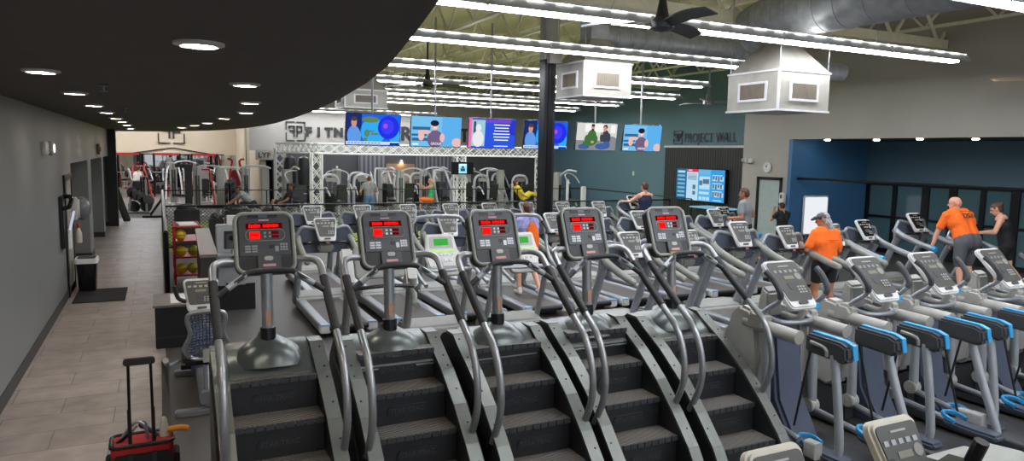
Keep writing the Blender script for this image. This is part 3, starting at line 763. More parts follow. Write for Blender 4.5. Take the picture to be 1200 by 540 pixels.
def make_stepmill():
    t = thing('stair_climber', '', 'stair climber', (0, 0, 0), 0, 'stair climbers in the front row')
    # side panels: profile in (y,z)
    top = [(.34, 1.10), (.20, 1.10), (.09, 1.03), (-.15, .90), (-.42, .71), (-.65, .50), (-.85, .29), (-.93, .17), (-.93, .05)]
    prof = top + [(.70, .05), (.72, .5), (.62, .9), (.48, 1.06)]
    for s in (-1, 1):
        sp = M().prism(prof, 'x', s*.30, s*.385).build('side_panel', m_char, t, bev=.01)
        e = M()
        ins = [(p[0], p[1]) for p in top]
        for i in range(len(ins)-1):
            a, b = ins[i], ins[i+1]
            e.beam((s*.345, a[0], a[1]+.006), (s*.345, b[0], b[1]+.006), .10, .022)
        e.build('edge_trim', m_trim, sp)
        bo = M()
        for f in (1.5, 2.5, 2.9, 3.6, 4.5, 5.5):
            i = int(f); q = f-i; y = top[i][0]*(1-q)+top[i+1][0]*q; z = top[i][1]*(1-q)+top[i+1][1]*q
            bo.ball((s*.36, y, z+.018), .009, 6, 4)
        bo.build('bolt', m_blackm, sp)
        cv = M().tube([(s*.387, .45, .95), (s*.389, .0, .72), (s*.389, -.35, .4), (s*.387, -.6, .12)], .012, 6, 5).build('seam', m_black, sp)
        g = M().lathe([(.001, 0), (.13, 0), (.13, .02), (.11, .04), (.001, .05)], n=20).build('wheel_cover', m_lgrey, sp, loc=(s*.385, -.42, .16)); g.rotation_euler = (0, s*PI/2, 0)
    # hood: lip, sloping top and dome
    hp = [(0, .95), (-.012, .93), (.0, .90), (.15, .9), (.72, .6), (.66, .93), (.50, 1.07), (.36, 1.12), (.2, 1.09), (.03, .985)]
    hd = M().prism(hp, 'x', -.30, .30).build('hood', m_gun, t, bev=.012)
    dm = M()
    dm.lathe([(.285, -.10), (.265, -.03), (.225, .03), (.17, .075), (.115, .105), (.075, .125), (.062, .16)], n=28)
    for a in (-.6, .6): dm.tube([(math.sin(a)*.06, .05, .1), (math.sin(a)*.17, .16, .0)], .03, 8)
    d_ = dm.build('dome', m_gun, hd, loc=(0, .235, 1.055)); d_.rotation_euler = (R_(-12), 0, 0); d_.scale = (.97, .80, .98)
    M().beam((-.26, -.004, .945), (.26, -.004, .945), .012, .01).build('lip_line', m_silver, hd)
    # steps
    ym, zm = -.34, .714
    for k in range(-1, 3):
        y = ym-.245*k; z = zm-.235*k
        st = M().span((-.295, y, z-.03), (.295, y+.26, z)).build('step', m_tread, t, loc=(0, 0, 0))
        r = M().prism([(y+.005, z-.03), (y+.245, z-.03), (y+.245, z-.05), (y+.035, z-.235), (y+.0, z-.235)], 'x', -.292, .292).build('riser', m_riser, st)
        nb = M()
        for j in range(9): nb.span((-.29+j*.0655, y-.012, z-.034), (-.235+j*.0655, y+.006, z+.004))
        nb.build('nosing', m_dgrey, st)
        lb = M().tube([(x_, y-.004+.012*0, z-.14) for x_ in (-.11, .11)], .03, 10, flat=.3)
        em = M().prism(rrect(.30, .07, .03, cy=z-.135), 'y', y+.0-.008, y+.01)
        o_ = em.build('badge', m_char, st)
        text_mesh('STAR TRAC', .05, .002, m_dgrey, 'lettering', st, facing((0, y-.009, z-.152), (0, -1, 0)))
    b = M().span((-.30, .1, .03), (.30, .12, .9)).span((-.3, -.93, .03), (.3, .6, .06)).build('inner_shroud', m_black, t)
    # feet
    for q in (((-.42, -1.0, 0), (-.28, -.72, .05)), ((.28, -1.0, 0), (.42, -.72, .05)), ((-.35, .55, 0), (-.25, .7, .06)), ((.25, .55, 0), (.35, .7, .06)), ((.385, -.99, .02), (.47, -.87, .09))):
        M().span(*q).build('stabilizer_foot', m_lgrey, t, bev=.012)
    # mast
    ms = M().tube([(0, .20, 1.15), (0, .24, 1.72)], .042, 16).build('mast', m_silver, t)
    M().tube([(0, .198, 1.14), (0, .207, 1.25)], .056, 16).build('collar', m_blackp, ms)
    M().box((.0, .172, 1.33), (.035, .01, .1), R_(-7)).build('warning_sticker', mat('sticker', '#b0846a', .5), ms)
    # handlebar under the console
    hb = M().tube([(-.37, -.06, 1.545), (-.2, -.02, 1.66), (-.12, .0, 1.70), (.12, .0, 1.70), (.2, -.02, 1.66), (.37, -.06, 1.545)], .021, 10, 5).build('handlebar', m_grip, t)
    for s in (-1, 1):
        M().tube([(s*.165, -.008, 1.682), (s*.29, -.04, 1.60)], .0235, 10).build('pulse_grip', m_lsteel, hb)
    # side rails
    for s in (-1, 1):
        x = s*.375
        P = [(s*.19, .27, 1.735), (s*.30, .23, 1.745), (x-s*.01, .16, 1.72), (x, .05, 1.63), (x, -.12, 1.50), (x, -.365, 1.325), (x, -.555, 1.18), (x, -.66, .97), (x, -.66, .74), (x, -.53, .47)]
        sm = smooth_path(P, 6)
        rl = M().tube(sm, .026, 12).build('side_rail', m_silver, t)
        i0 = 18; i1 = 31
        M().tube(sm[i0:i1], .031, 12).build('grip', m_grip, rl)
        M().tube([(x, -.55, .50), (x, -.52, .45)], .034, 12).build('rail_socket', m_blackp, rl)
    # console
    T = console_frame((0, .20, 1.655), 22)
    W_, H_ = .42, .46
    cs = M().xf(T).prism(rrect(W_, H_, .07, 6, 0, H_/2), 'y', .0, .09).build('console', m_char, t, bev=.012)
    M().xf(T).tube([(px, -.006, pz) for px, pz in rrect(W_-.015, H_-.015, .065, 6, 0, H_/2)], .014, 8, closed=True).build('rim', m_grey, cs)
    def P(x0, y0, x1, y1): return ((x0-290)/460*W_, (510-y1)/465*H_, (x1-290)/460*W_, (510-y0)/465*H_)
    def pb(m, r, d0=-.012, d1=.0): return m.span((r[0], d0, r[1]), (r[2], d1, r[3]))
    m = M().xf(T); pb(m, P(95, 55, 487, 380), -.010); m.build('face_panel', m_dgrey, cs, bev=.003)
    m = M().xf(T); pb(m, P(150, 130, 430, 174), -.013); m.build('display_window', m_red_bg, cs)
    m = M().xf(T)
    for k in range(15):
        if k == 6: continue
        x0 = 172+k*15.5; h_ = 5*((k*7) % 3)
        pb(m, P(x0, 138+h_*.4, x0+11, 166-h_*.3), -.0145)
    m.build('led_text', m_red_led, cs)
    m = M().xf(T); r = P(145, 178, 445, 266); m.tube([((r[0]+r[2])/2+a, -.012, (r[1]+r[3])/2+b) for a, b in rrect(r[2]-r[0], r[3]-r[1], .038, 6)], .003, 5, closed=True); m.build('oval_outline', m_grey, cs)
    m = M().xf(T); pb(m, P(176, 194, 254, 252), -.013); m.build('heart_display', m_red_led, cs)
    m = M().xf(T); pb(m, P(186, 218, 246, 224), -.014); m.build('heart_text', m_red_bg, cs)
    for q in ((340, 194, 400, 216), (340, 224, 400, 246)): pb(M().xf(T), P(*q), -.013).build('small_display', m_red_dim, cs)
    m = M().xf(T)
    for r_ in range(3):
        for c_ in range(2): pb(m, P(135+c_*52, 300+r_*20, 178+c_*52, 313+r_*20), -.013)
    m.build('keypad', m_silver, cs); m = M().xf(T)
    for r_ in range(3):
        for c_ in range(3): pb(m, P(404+c_*21, 290+r_*20, 420+c_*21, 304+r_*20), -.013)
    m.build('keypad', m_silver, cs); m = M().xf(T)
    for q in ((284, 198), (322, 198), (284, 226), (322, 226)): pb(m, P(q[0], q[1], q[0]+18, q[1]+16), -.013)
    m.build('keypad', m_silver, cs); m = M().xf(T)
    pb(m, P(364, 310, 392, 350), -.013); m.build('speed_key', m_silver, cs)
    for q in ((322, 298, 356, 326), (165, 64, 395, 90)): pb(M().xf(T), P(*q), -.013).build('dark_window', m_black, cs)
    m = M().xf(T); pb(m, P(250, 62, 318, 92), -.016); m.build('top_badge', m_slate, cs)
    m = M().xf(T); pb(m, P(250, 102, 328, 114), -.014); m.build('brand_strip', mat('pink label', '#c58a8a', .5), cs)
    for q in ((95, 392, 222, 485), (402, 392, 490, 485)): pb(M().xf(T), P(*q), -.002).build('storage_tray', m_black, cs)
    m = M().xf(T); pb(m, P(222, 380, 402, 496), -.022); m.build('reader_block', m_dgrey, cs, bev=.004)
    m = M().xf(T); r = P(275, 388, 342, 420); m.prism(rrect(r[2]-r[0], r[3]-r[1], .014, 4, (r[0]+r[2])/2, (r[1]+r[3])/2), 'y', -.026, -.02); m.build('stop_button', m_lgrey, cs)
    m = M().xf(T); pb(m, P(262, 446, 360, 466), -.025); m.build('label_strip', bpy.data.materials['pink label'], cs)
    m = M().xf(T); pb(m, P(240, 484, 405, 504), -.028); m.build('warning_label', mat('dull yellow label', '#b39a3a', .5), cs)
    return t
KX = [.68, 1.58, 2.45, 3.33, 4.20]; KY = [5.2, 5.13, 5.0, 5.03, 4.96]; PH = [0, .095, .085, .11, 0]
KL = ['leftmost stair climber, next to the recumbent bike and its mesh seat', 'second stair climber from the left in the front row', 'middle stair climber of the five in the front row',
      'fourth stair climber from the left in the front row', 'rightmost stair climber, beside the nearest cross trainer']
sm0 = make_stepmill()
for i in range(5):
    o = sm0 if i == 0 else dup(sm0, (KX[i], KY[i], 0))
    if i == 0: KIDS.setdefault(sm0.name, [(c, children(c)) for c in children(sm0)]); o.location = (KX[0], KY[0], 0)
    o['label'] = KL[i]
    ph = PH[i]
    for c in children(o):
        if c.name.split('.')[0] == 'step': c.location = (0, ph, ph)

# ------------------------------------------------------------------ treadmills
def taper(w, h, r, tp, cy=0., n=4):
    return [(x*(1-tp*(.5-z/h)), z+cy) for x, z in rrect(w, h, r, n)]
def precor_console(t, T, w=.30, h=.40, frame=None, dark=False, name='console', tp=.22):
    cs = M().xf(T).prism(taper(w, h, .05, tp, 0, 5), 'y', .0, .055).build(name, frame or m_lightframe, t, bev=.014)
    M().xf(T).prism(taper(w-.045, h-.10, .03, tp, .022), 'y', -.006, .0).build('face_panel', m_face if not dark else m_blackp, cs)
    M().xf(T).prism(rrect(w*.32, h*.022, .004, 3, 0, h*.355), 'y', -.009, -.005).build('brand_bar', m_lgrey, cs)
    m = M().xf(T)
    for k in range(5): m.span((-w*.36+k*w*.15, -.009, h*.22), (-w*.36+k*w*.15+w*.09, -.005, h*.275))
    m.build('key', m_silver if not dark else m_lgrey, cs)
    M().xf(T).span((-w*.16, -.009, h*.08), (w*.13, -.005, h*.15)).build('display', m_lcd, cs)
    M().xf(T).prism([(w*.27+w*.09*math.cos(a), h*.13+w*.09*math.sin(a)) for a in [2*PI*j/14 for j in range(14)]], 'y', -.009, -.005).build('dial', m_grey, cs)
    M().xf(T).prism(taper(w*.34, h*.16, .02, .1, -h*.06), 'y', -.009, -.005).build('screen', m_dgrey, cs)
    m = M().xf(T)
    for k in range(3):
        for j in range(3): m.span((w*.06+k*w*.085, -.011, -h*.10-j*h*.055), (w*.06+k*w*.085+w*.05, -.005, -h*.07-j*h*.055))
    m.build('keypad', m_lgrey, cs)
    M().xf(T).prism(rrect(w*.26, h*.06, .008, 3, 0, -h*.40), 'y', -.012, .0).build('stop_key', m_dgrey if not dark else m_black, cs)
    return cs
m_face = mat('grey console face', '#45453f', .4); m_lcd = mat('lcd olive', '#7d7a68', .3); m_lightframe = mat('silver white frame', '#cdcecb', .35)
def deck(t, w=.40, y0=.72, y1=-1.42, hood_m=None, end=None):
    for s in (-1, 1):
        r = M().prism(rrect(.15, .12, .03, 3, s*(w-.075), .125), 'y', y1+.02, y0-.15).build('deck_rail', m_lsteel if end else m_grey, t)
        M().prism(rrect(.154, .124, .04, 4, s*(w-.075), .125), 'y', y1-.05, y1+.06).build('end_cap', m_white, r, bev=.015)
        M().span((s*(w-.075)-.06, y1-.052, .165), (s*(w-.075)+.06, y1+.02, .19)).build('end_stripe', m_pale if end else m_lsteel, r)
    M().span((-w+.14, y1-.02, .13), (w-.14, y0-.2, .172)).build('belt', m_belt, t)
    M().cyl((-w+.13, y1-.02, .135), (w-.13, y1-.02, .135), .045, 12).build('roller', m_black, t)
    M().span((-w+.16, y1+.12, .02), (w-.16, y0-.05, .1)).build('chassis', m_black, t)
    M().prism([(y0+.12, .04), (y0+.12, .16), (y0, .27), (y0-.2, .29), (y0-.38, .22), (y0-.42, .16), (y0-.42, .04)], 'x', -w, w).build('motor_hood', hood_m or m_hood, t, bev=.03)
    for s in (-1, 1):
        for y in (y1+.25, y0-.1): M().cyl((s*(w-.1), y, 0), (s*(w-.1), y, .07), .035, 10).build('foot', m_black, t)
def make_treadmill(blue=False):
    t = thing('treadmill', '', 'treadmill')
    deck(t, end=True)
    for s in (-1, 1):
        P = [(s*.385, .50, .12), (s*.385, .34, .48), (s*.385, .17, .88), (s*.385, .09, 1.05)]
        M().tube(P, .055, 12, 4, flat=1.0).build('upright', m_lsteel, t)
        P = [(s*.395, .16, 1.20), (s*.405, .06, 1.13), (s*.405, -.12, 1.06), (s*.405, -.38, .985), (s*.405, -.62, .93)]
        a = M().tube(P, lambda q: .062-.012*q, 12, 5, flat=.8); a.ball((s*.405, -.62, .93), .048); a = a.build('side_arm', m_lsteel if blue else m_grey, t)
        if blue: M().tube([(s*.405, -.60, .937), (s*.405, -.67, .92)], .052, 12).build('arm_tip', m_sky, a)
    # winged dash behind the console
    wing = [(-.43, 1.02), (-.43, 1.2), (-.39, 1.30), (-.33, 1.36), (-.16, 1.33), (0, 1.30), (.16, 1.33), (.33, 1.36), (.39, 1.30), (.43, 1.2), (.43, 1.02), (.3, .95), (-.3, .95)]
    T = console_frame((0, .16, 0), 0)
    w_ = M().prism(wing, 'y', .12, .17).build('dash_wing', m_slate, t, bev=.02)
    M().tube([(x, .12, z) for x, z in wing[:11]], .026, 10, 4).build('wing_rim', m_lsteel, w_)
    M().tube([(-.43, .06, 1.10), (-.25, -.06, 1.135), (0, -.1, 1.14), (.25, -.06, 1.135), (.43, .06, 1.10)], .021, 10, 5).build('crossbar', m_blackp, t)
    M().span((-.12, -.0, .98), (.12, .14, 1.10)).build('dash', m_grey, t, bev=.03)
    M().prism(rrect(.06, .03, .013, 3, 0, 1.14), 'y', -.125, -.09).build('stop_clip', mat('dull red clip', '#a0606a', .5), t)
    precor_console(t, console_frame((0, -.01, 1.335), 30), .365, .40, dark=blue, tp=.30)
    return t
def make_arch_treadmill():
    t = thing('treadmill', '', 'treadmill')
    deck(t, .42, .55, -1.5)
    for s in (-1, 1):
        M().tube([(s*.40, .35, .15), (s*.40, .18, .6), (s*.40, .05, 1.0)], .04, 10).build('upright', m_silver, t)
    P = [(-.41, -.55, .92), (-.41, -.2, 1.02), (-.41, .02, 1.15), (-.40, .12, 1.45), (-.34, .15, 1.64), (-.22, .16, 1.70), (.22, .16, 1.70), (.34, .15, 1.64), (.40, .12, 1.45), (.41, .02, 1.15), (.41, -.2, 1.02), (.41, -.55, .92)]
    a = M().tube(P, .026, 10, 5).build('arch_frame', m_silver, t)
    for s in (-1, 1):
        M().tube([(s*.33, .09, 1.62), (s*.36, .0, 1.52), (s*.34, -.03, 1.46)], .022, 8, 3).build('grip', m_grip, a)
    T = console_frame((0, .0, 1.24), 24)
    cs = M().xf(T).prism([(-.20, -.2), (.20, -.2), (.25, .0), (.22, .05), (.19, .26), (-.19, .26), (-.22, .05), (-.25, 0)], 'y', 0, .08).build('console', m_white, t, bev=.015)
    M().xf(T).span((-.10, -.006, .10), (.10, 0, .19)).build('display', m_grn_led, cs)
    M().xf(T).span((-.16, -.005, .07), (.16, .0, .22)).build('face_panel', m_lgrey, cs)
    M().xf(T).span((-.16, -.006, .012), (.16, 0, .035)).build('green_strip', emit('#9fd06a', .8), cs)
    m = M().xf(T)
    for k in range(6): m.span((-.15+k*.052, -.006, -.04), (-.115+k*.052, 0, -.015))
    for k in range(4): m.span((-.12+k*.065, -.006, -.12), (-.08+k*.065, 0, -.09))
    m.build('key', m_silver, cs)
    M().xf(T).prism(rrect(.44, .2, .06, 4, 0, -.2), 'y', .02, .1).build('tray', m_lgrey, cs, bev=.01)
    M().tube([(-.41, -.02, 1.02), (0, -.08, 1.02), (.41, -.02, 1.02)], .025, 8, 4).build('crossbar', m_lsteel, t)
    return t
def make_cup_treadmill():
    t = thing('treadmill', '', 'treadmill')
    deck(t, .42, .6, -1.45)
    for s in (-1, 1):
        M().tube([(s*.37, .32, .15), (s*.37, .12, .65), (s*.37, .03, 1.02)], .05, 12).build('upright', m_silver, t)
        p = M().prism([(.12, 1.44), (.2, 1.40), (.10, .98), (.0, .95), (-.06, 1.0)], 'x', s*.30, s*.44).build('side_pod', m_white, t, bev=.02)
        c = M().lathe([(.05, .0), (.056, .08), (.05, .08), (.044, .01), (.001, .0)], n=16).build('cup_holder', m_grey, p, loc=(s*.37, -.02, 1.0))
        M().tube([(s*.36, .0, .93), (s*.36, -.12, .9), (s*.35, -.16, .82), (s*.35, -.26, .80)], .036, 10, 4).build('hand_grip', m_grey, t)
    T = console_frame((0, .06, 1.28), 24)
    cs = M().xf(T).prism(rrect(.58, .38, .04, 4), 'y', 0, .06).build('console', m_grey, t, bev=.01)
    for z in (.10, .035):
        M().xf(T).span((-.14, -.006, z-.02), (.14, 0, z+.02)).build('display', emit('#c03a62', .9), cs)
    m = M().xf(T)
    for k in range(6): m.span((-.2+k*.07, -.006, -.08), (-.16+k*.07, 0, -.05))
    m.build('key', m_lgrey, cs)
    M().tube([(-.36, -.1, 1.0), (0, -.14, 1.03), (.36, -.1, 1.0)], .022, 8, 4).build('crossbar', m_blackp, t)
    return t

tm = make_treadmill(False); tmb = make_treadmill(True); arch = make_arch_treadmill(); cup = make_cup_treadmill()
USED = set()
def place(proto, x, y, label, group=None, rz=0, sc=None):
    if proto.name not in USED:
        USED.add(proto.name)
        KIDS.setdefault(proto.name, [(c, children(c)) for c in children(proto)])
        proto.location = (x, y, 0); proto.rotation_euler = (0, 0, rz); proto['label'] = label
        if group: proto['group'] = group
        if sc: proto.scale = (sc, sc, sc)
        return proto
    o = dup(proto, (x, y, 0), rz, label, group, sc)
    if not sc: o.scale = (1, 1, 1)
    return o
GA = 'treadmills in the row behind the stair climbers'; GB = 'treadmills in the second row back'; GC = 'treadmills in the third row back'
place(cup, 2.25, 7.95, 'treadmill with white cup holder pods and pink displays behind the second stair climber', GA)
place(arch, 3.29, 8.72, 'treadmill with silver arch frame and green display, left of the pair', GA)
place(arch, 4.43, 8.62, 'treadmill with silver arch frame and green display, right of the pair', GA)
for x, y, l in [(5.82, 8.05, 'grey treadmill right behind the rightmost stair climber'), (6.81, 8.0, 'grey treadmill second right of the arch frame treadmills'), (7.82, 8.05, 'tall consoled grey treadmill two left of the woman in orange'),
                (8.8, 8.05, 'grey treadmill at the left hand of the woman in orange'), (9.85, 8.05, 'grey treadmill at the right side of the woman in orange')]:
    place(tm, x, y, l, GA, sc=1.06 if x == 7.82 else 1.0)
place(tmb, 11.1, 8.45, 'dark screened treadmill with blue arm tips left of the bending bald man', GA)
place(tmb, 13.05, 8.85, 'dark screened treadmill the bald man leans on', GA, sc=1.03)
place(tmb, 14.2, 8.6, 'treadmill under the woman in the black tank top', GA, sc=.9)
BX = [2.28, 3.3, 4.3, 5.4, 6.32, 7.22, 8.2, 9.14, 10.08]
for i, x in enumerate(BX):
    place(tm, x, 11.1, '%s treadmill from the left in the second row back%s' % (ORD[i].replace('leftmost', 'first'), ', under the walking girl' if i == 3 else ''), GB)
place(tmb, 11.0, 11.85, 'light armed treadmill under the man in the grey tee', GB, sc=.98)
CX = [2.55, 3.5, 4.42, 5.33, 6.2, 7.08, 7.98, 8.92]
for i, x in enumerate(CX):
    place(tm, x, 13.6, '%s treadmill from the left in the third row back, nearest the fence' % ORD[i].replace('leftmost', 'first'), GC)
place(tmb, 11.15, 15.4, 'treadmill under the man in the navy tank top', None)

# ------------------------------------------------------------------ cross trainers on the right
def make_amt():
    t = thing('cross_trainer', '', 'cross trainer')
    # y=0 at console; user faces +y.  base rails
    M().prism(rrect(.56, .11, .03, 3, 0, .075), 'y', -1.35, .75).build('base_frame', m_dgrey, t)
    M().tube([(-.36, -1.32, .05), (.36, -1.32, .05)], .045, 10).build('rear_stabilizer', m_lsteel, t)
    # central column (navy) and side shrouds
    M().prism([(.48, .1), (-.42, .1), (-.20, .45), (-.12, 1.0), (-.04, 1.16), (.2, 1.12), (.38, .75)], 'x', -.165, .165).build('column_cover', m_navyp, t, bev=.03)
    for s in (-1, 1):
        sh = M().prism([(.46, .48), (.06, .40), (-.06, .48), (-.10, .80), (-.06, 1.10), (.02, 1.22), (.16, 1.24), (.26, 1.14), (.46, .62)], 'x', s*.17, s*.33).build('side_shroud', m_lgrey, t, bev=.03)
        M().prism([(.44, .12), (-.14, .12), (-.10, .46), (.06, .39), (.45, .47)], 'x', s*.17, s*.31).build('lower_cover', m_dgrey, sh, bev=.015)
        # overhead link arm going back to the hanging leg
        x = s*.285
        kn = M().prism([(-.15, 1.06), (-.17, 1.16), (-.12, 1.22), (.0, 1.23), (.05, 1.15), (.05, 1.05)], 'x', x-.065, x+.065).build('pivot_cover', m_lgrey, t, bev=.03)
        ar = M().tube([(x, .1, 1.10), (x, -.5, 1.085)], .058, 14).build('link_arm', m_lgrey, t)
        M().prism([(-.60, 1.01), (-.97, .99), (-1.0, 1.03), (-.985, 1.125), (-.92, 1.15), (-.60, 1.158)], 'x', x-.05, x+.05).build('arm_cover', m_dgrey, ar, bev=.018)
        M().prism([(-.62, 1.158), (-.92, 1.150), (-.99, 1.13), (-1.008, 1.03), (-1.02, 1.03), (-1.0, 1.14), (-.925, 1.165), (-.62, 1.173)], 'x', x+.008, x+.056).build('blue_cap', m_sky, ar)
        M().tube([(x+s*.055, -.66, 1.1), (x+s*.055, -.8, 1.08), (x+s*.055, -.82, 1.02)], .016, 6, 3).build('arm_clip', m_grey, ar)
        # hanging leg, pedal
        ph = .16*s
        lg = M().tube([(x+s*.02, -.86, 1.04), (x+s*.02, -.95-ph*.2, .7), (x+s*.02, -1.04-ph*.5, .36), (x+s*.02, -1.05-ph*.6, .27)], .034, 12, 4).build('swing_leg', m_tube, t)
        M().tube([(x, -.62, 1.02), (x, -.66-ph, .34)], .010, 6).build('damper_rod', m_black, t)
        M().tube([(x, -.15, 1.05), (x, -.18, .36)], .042, 12).build('front_leg', m_tube, t)
        M().tube([(x-.05, -.17, .33), (x+.05, -.17, .33)], .065, 16).tube([(x-.055, -.17, .33), (x+.055, -.17, .33)], .022, 10).build('ankle_joint', m_lgrey, t, bev=.01)
        M().tube([(x, -.2, .30), (x, -.72-ph, .24)], .028, 10).build('pedal_bar', m_lsteel, t)
        pz = .24+.07*s; py = -.85-ph
        px = x-s*.135
        pd = M().prism([(px-.075+px_, py_) for px_, py_ in [(0, py-.26), (.15, py-.26), (.165, py-.1), (.15, py+.16), (.12, py+.22), (.03, py+.22), (0, py+.16), (-.015, py-.1)]], 'z', pz-.045, pz+.01).build('pedal', m_slate, t, bev=.02)
        M().tube([(px-.085, py+.08, pz+.02), (px-.075, py+.18, pz+.045), (px, py+.235, pz+.05), (px+.075, py+.18, pz+.045), (px+.085, py+.08, pz+.02)], .022, 8, 4, flat=.6).build('pedal_rim', m_sky, pd)
        M().prism(rrect(.09, .14, .02, 3, x-s*.02, pz+.03), 'y', py-.05, py+.06).build('pedal_bracket', m_lgrey, pd)
        # moving handle
        hp = [(x, -.02, 1.15), (x-s*.01, -.14, 1.26), (x-s*.02, -.24, 1.34), (x+s*.0, -.27, 1.42), (x+s*.01, -.20, 1.52), (x+s*.02, -.12, 1.58)]
        hn = M().tube(hp, .022, 10, 5).build('handle', m_lsteel, t)
        sp_ = smooth_path(hp, 5); M().tube(sp_[12:], .028, 10).build('grip', m_dgrey, hn)
    # fixed handles: loop under console with blue sensor
    fh = M().tube([(-.20, .02, 1.18), (-.20, -.16, 1.15), (-.12, -.24, 1.14), (.12, -.24, 1.14), (.20, -.16, 1.15), (.20, .02, 1.18)], .022, 10, 5).build('fixed_handle', m_lsteel, t)
    M().tube([(.03, -.02, 1.16), (.02, -.2, 1.16), (.02, -.27, 1.26)], .03, 10, 4).build('stalk', m_lgrey, t)
    M().box((.17, -.25, 1.27), (.075, .035, .045)).build('blue_button', m_sky, fh)
    # neck and console
    M().prism([(.02, 1.05), (.2, 1.1), (.14, 1.4), (.05, 1.35)], 'x', -.09, .09).build('neck', m_lgrey, t, bev=.02)
    T = console_frame((0, -.13, 1.46), 43)
    cs = precor_console(t, T, .40, .50)
    return t
amt = make_amt()
AX = [(4.98, 4.62), (6.0, 4.56), (6.92, 4.58), (7.92, 4.52), (8.95, 4.5)]
for i, (x, y) in enumerate(AX):
    place(amt, x, y, ['nearest grey cross trainer, beside the rightmost stair climber', 'second cross trainer from the stair climbers', 'third cross trainer from the stair climbers, ahead of the bald man',
                      'fourth cross trainer from the stair climbers', 'farthest right cross trainer, mostly out of view'][i], 'grey cross trainers with blue caps in the right row')
# foreground elliptical, only its console in view
t = thing('elliptical', 'nearest exercise machine, its beige framed console at the bottom edge', 'elliptical', (2.76, 1.82, 0))
precor_console(t, console_frame((0, 0, 1.30), 30), .30, .40, mat('cream plastic', '#cbc5b4', .4))
M().tube([(0, .08, 1.25), (0, .2, .3)], .06, 12).build('neck', m_grey, t)
M().span((-.3, -1.2, .0), (.3, .5, .12)).build('base_frame', m_dgrey, t, bev=.03)
for s in (-1, 1):
    h = M().tube([(s*.25, .1, .6), (s*.27, -.02, 1.1), (s*.27, -.12, 1.38)], .024, 10, 4).build('handle', m_grey, t)
    M().tube([(s*.27, -.09, 1.30), (s*.27, -.125, 1.405)], .03, 10).build('grip', m_blackp, h)
M().prism([(.12, .1), (.12, .8), (.24, .98), (.40, .99), (.62, .8), (.78, .1)], 'x', -.24, .24).build('front_cover', m_grey, t, bev=.07)
t['group'] = 'nearest exercise machines at the bottom edge'
dup(t, (2.06, 1.80, 0), 0, 'nearest row machine left of the framed console, only its console rim showing')
t = thing('step_trainer', 'grey rounded machine cover at the lower right edge beside the framed console', 'elliptical', (3.98, 2.12, 0), 0, 'nearest exercise machines at the bottom edge')
M().prism([(-.35, .1), (-.3, .8), (-.15, .97), (.0, 1.0), (.25, .97), (.5, .7), (.6, .1)], 'x', -.26, .26).build('front_cover', m_grey, t, bev=.08)
M().span((-.3, -1.2, .0), (.3, .7, .1)).build('base_frame', m_dgrey, t, bev=.03)

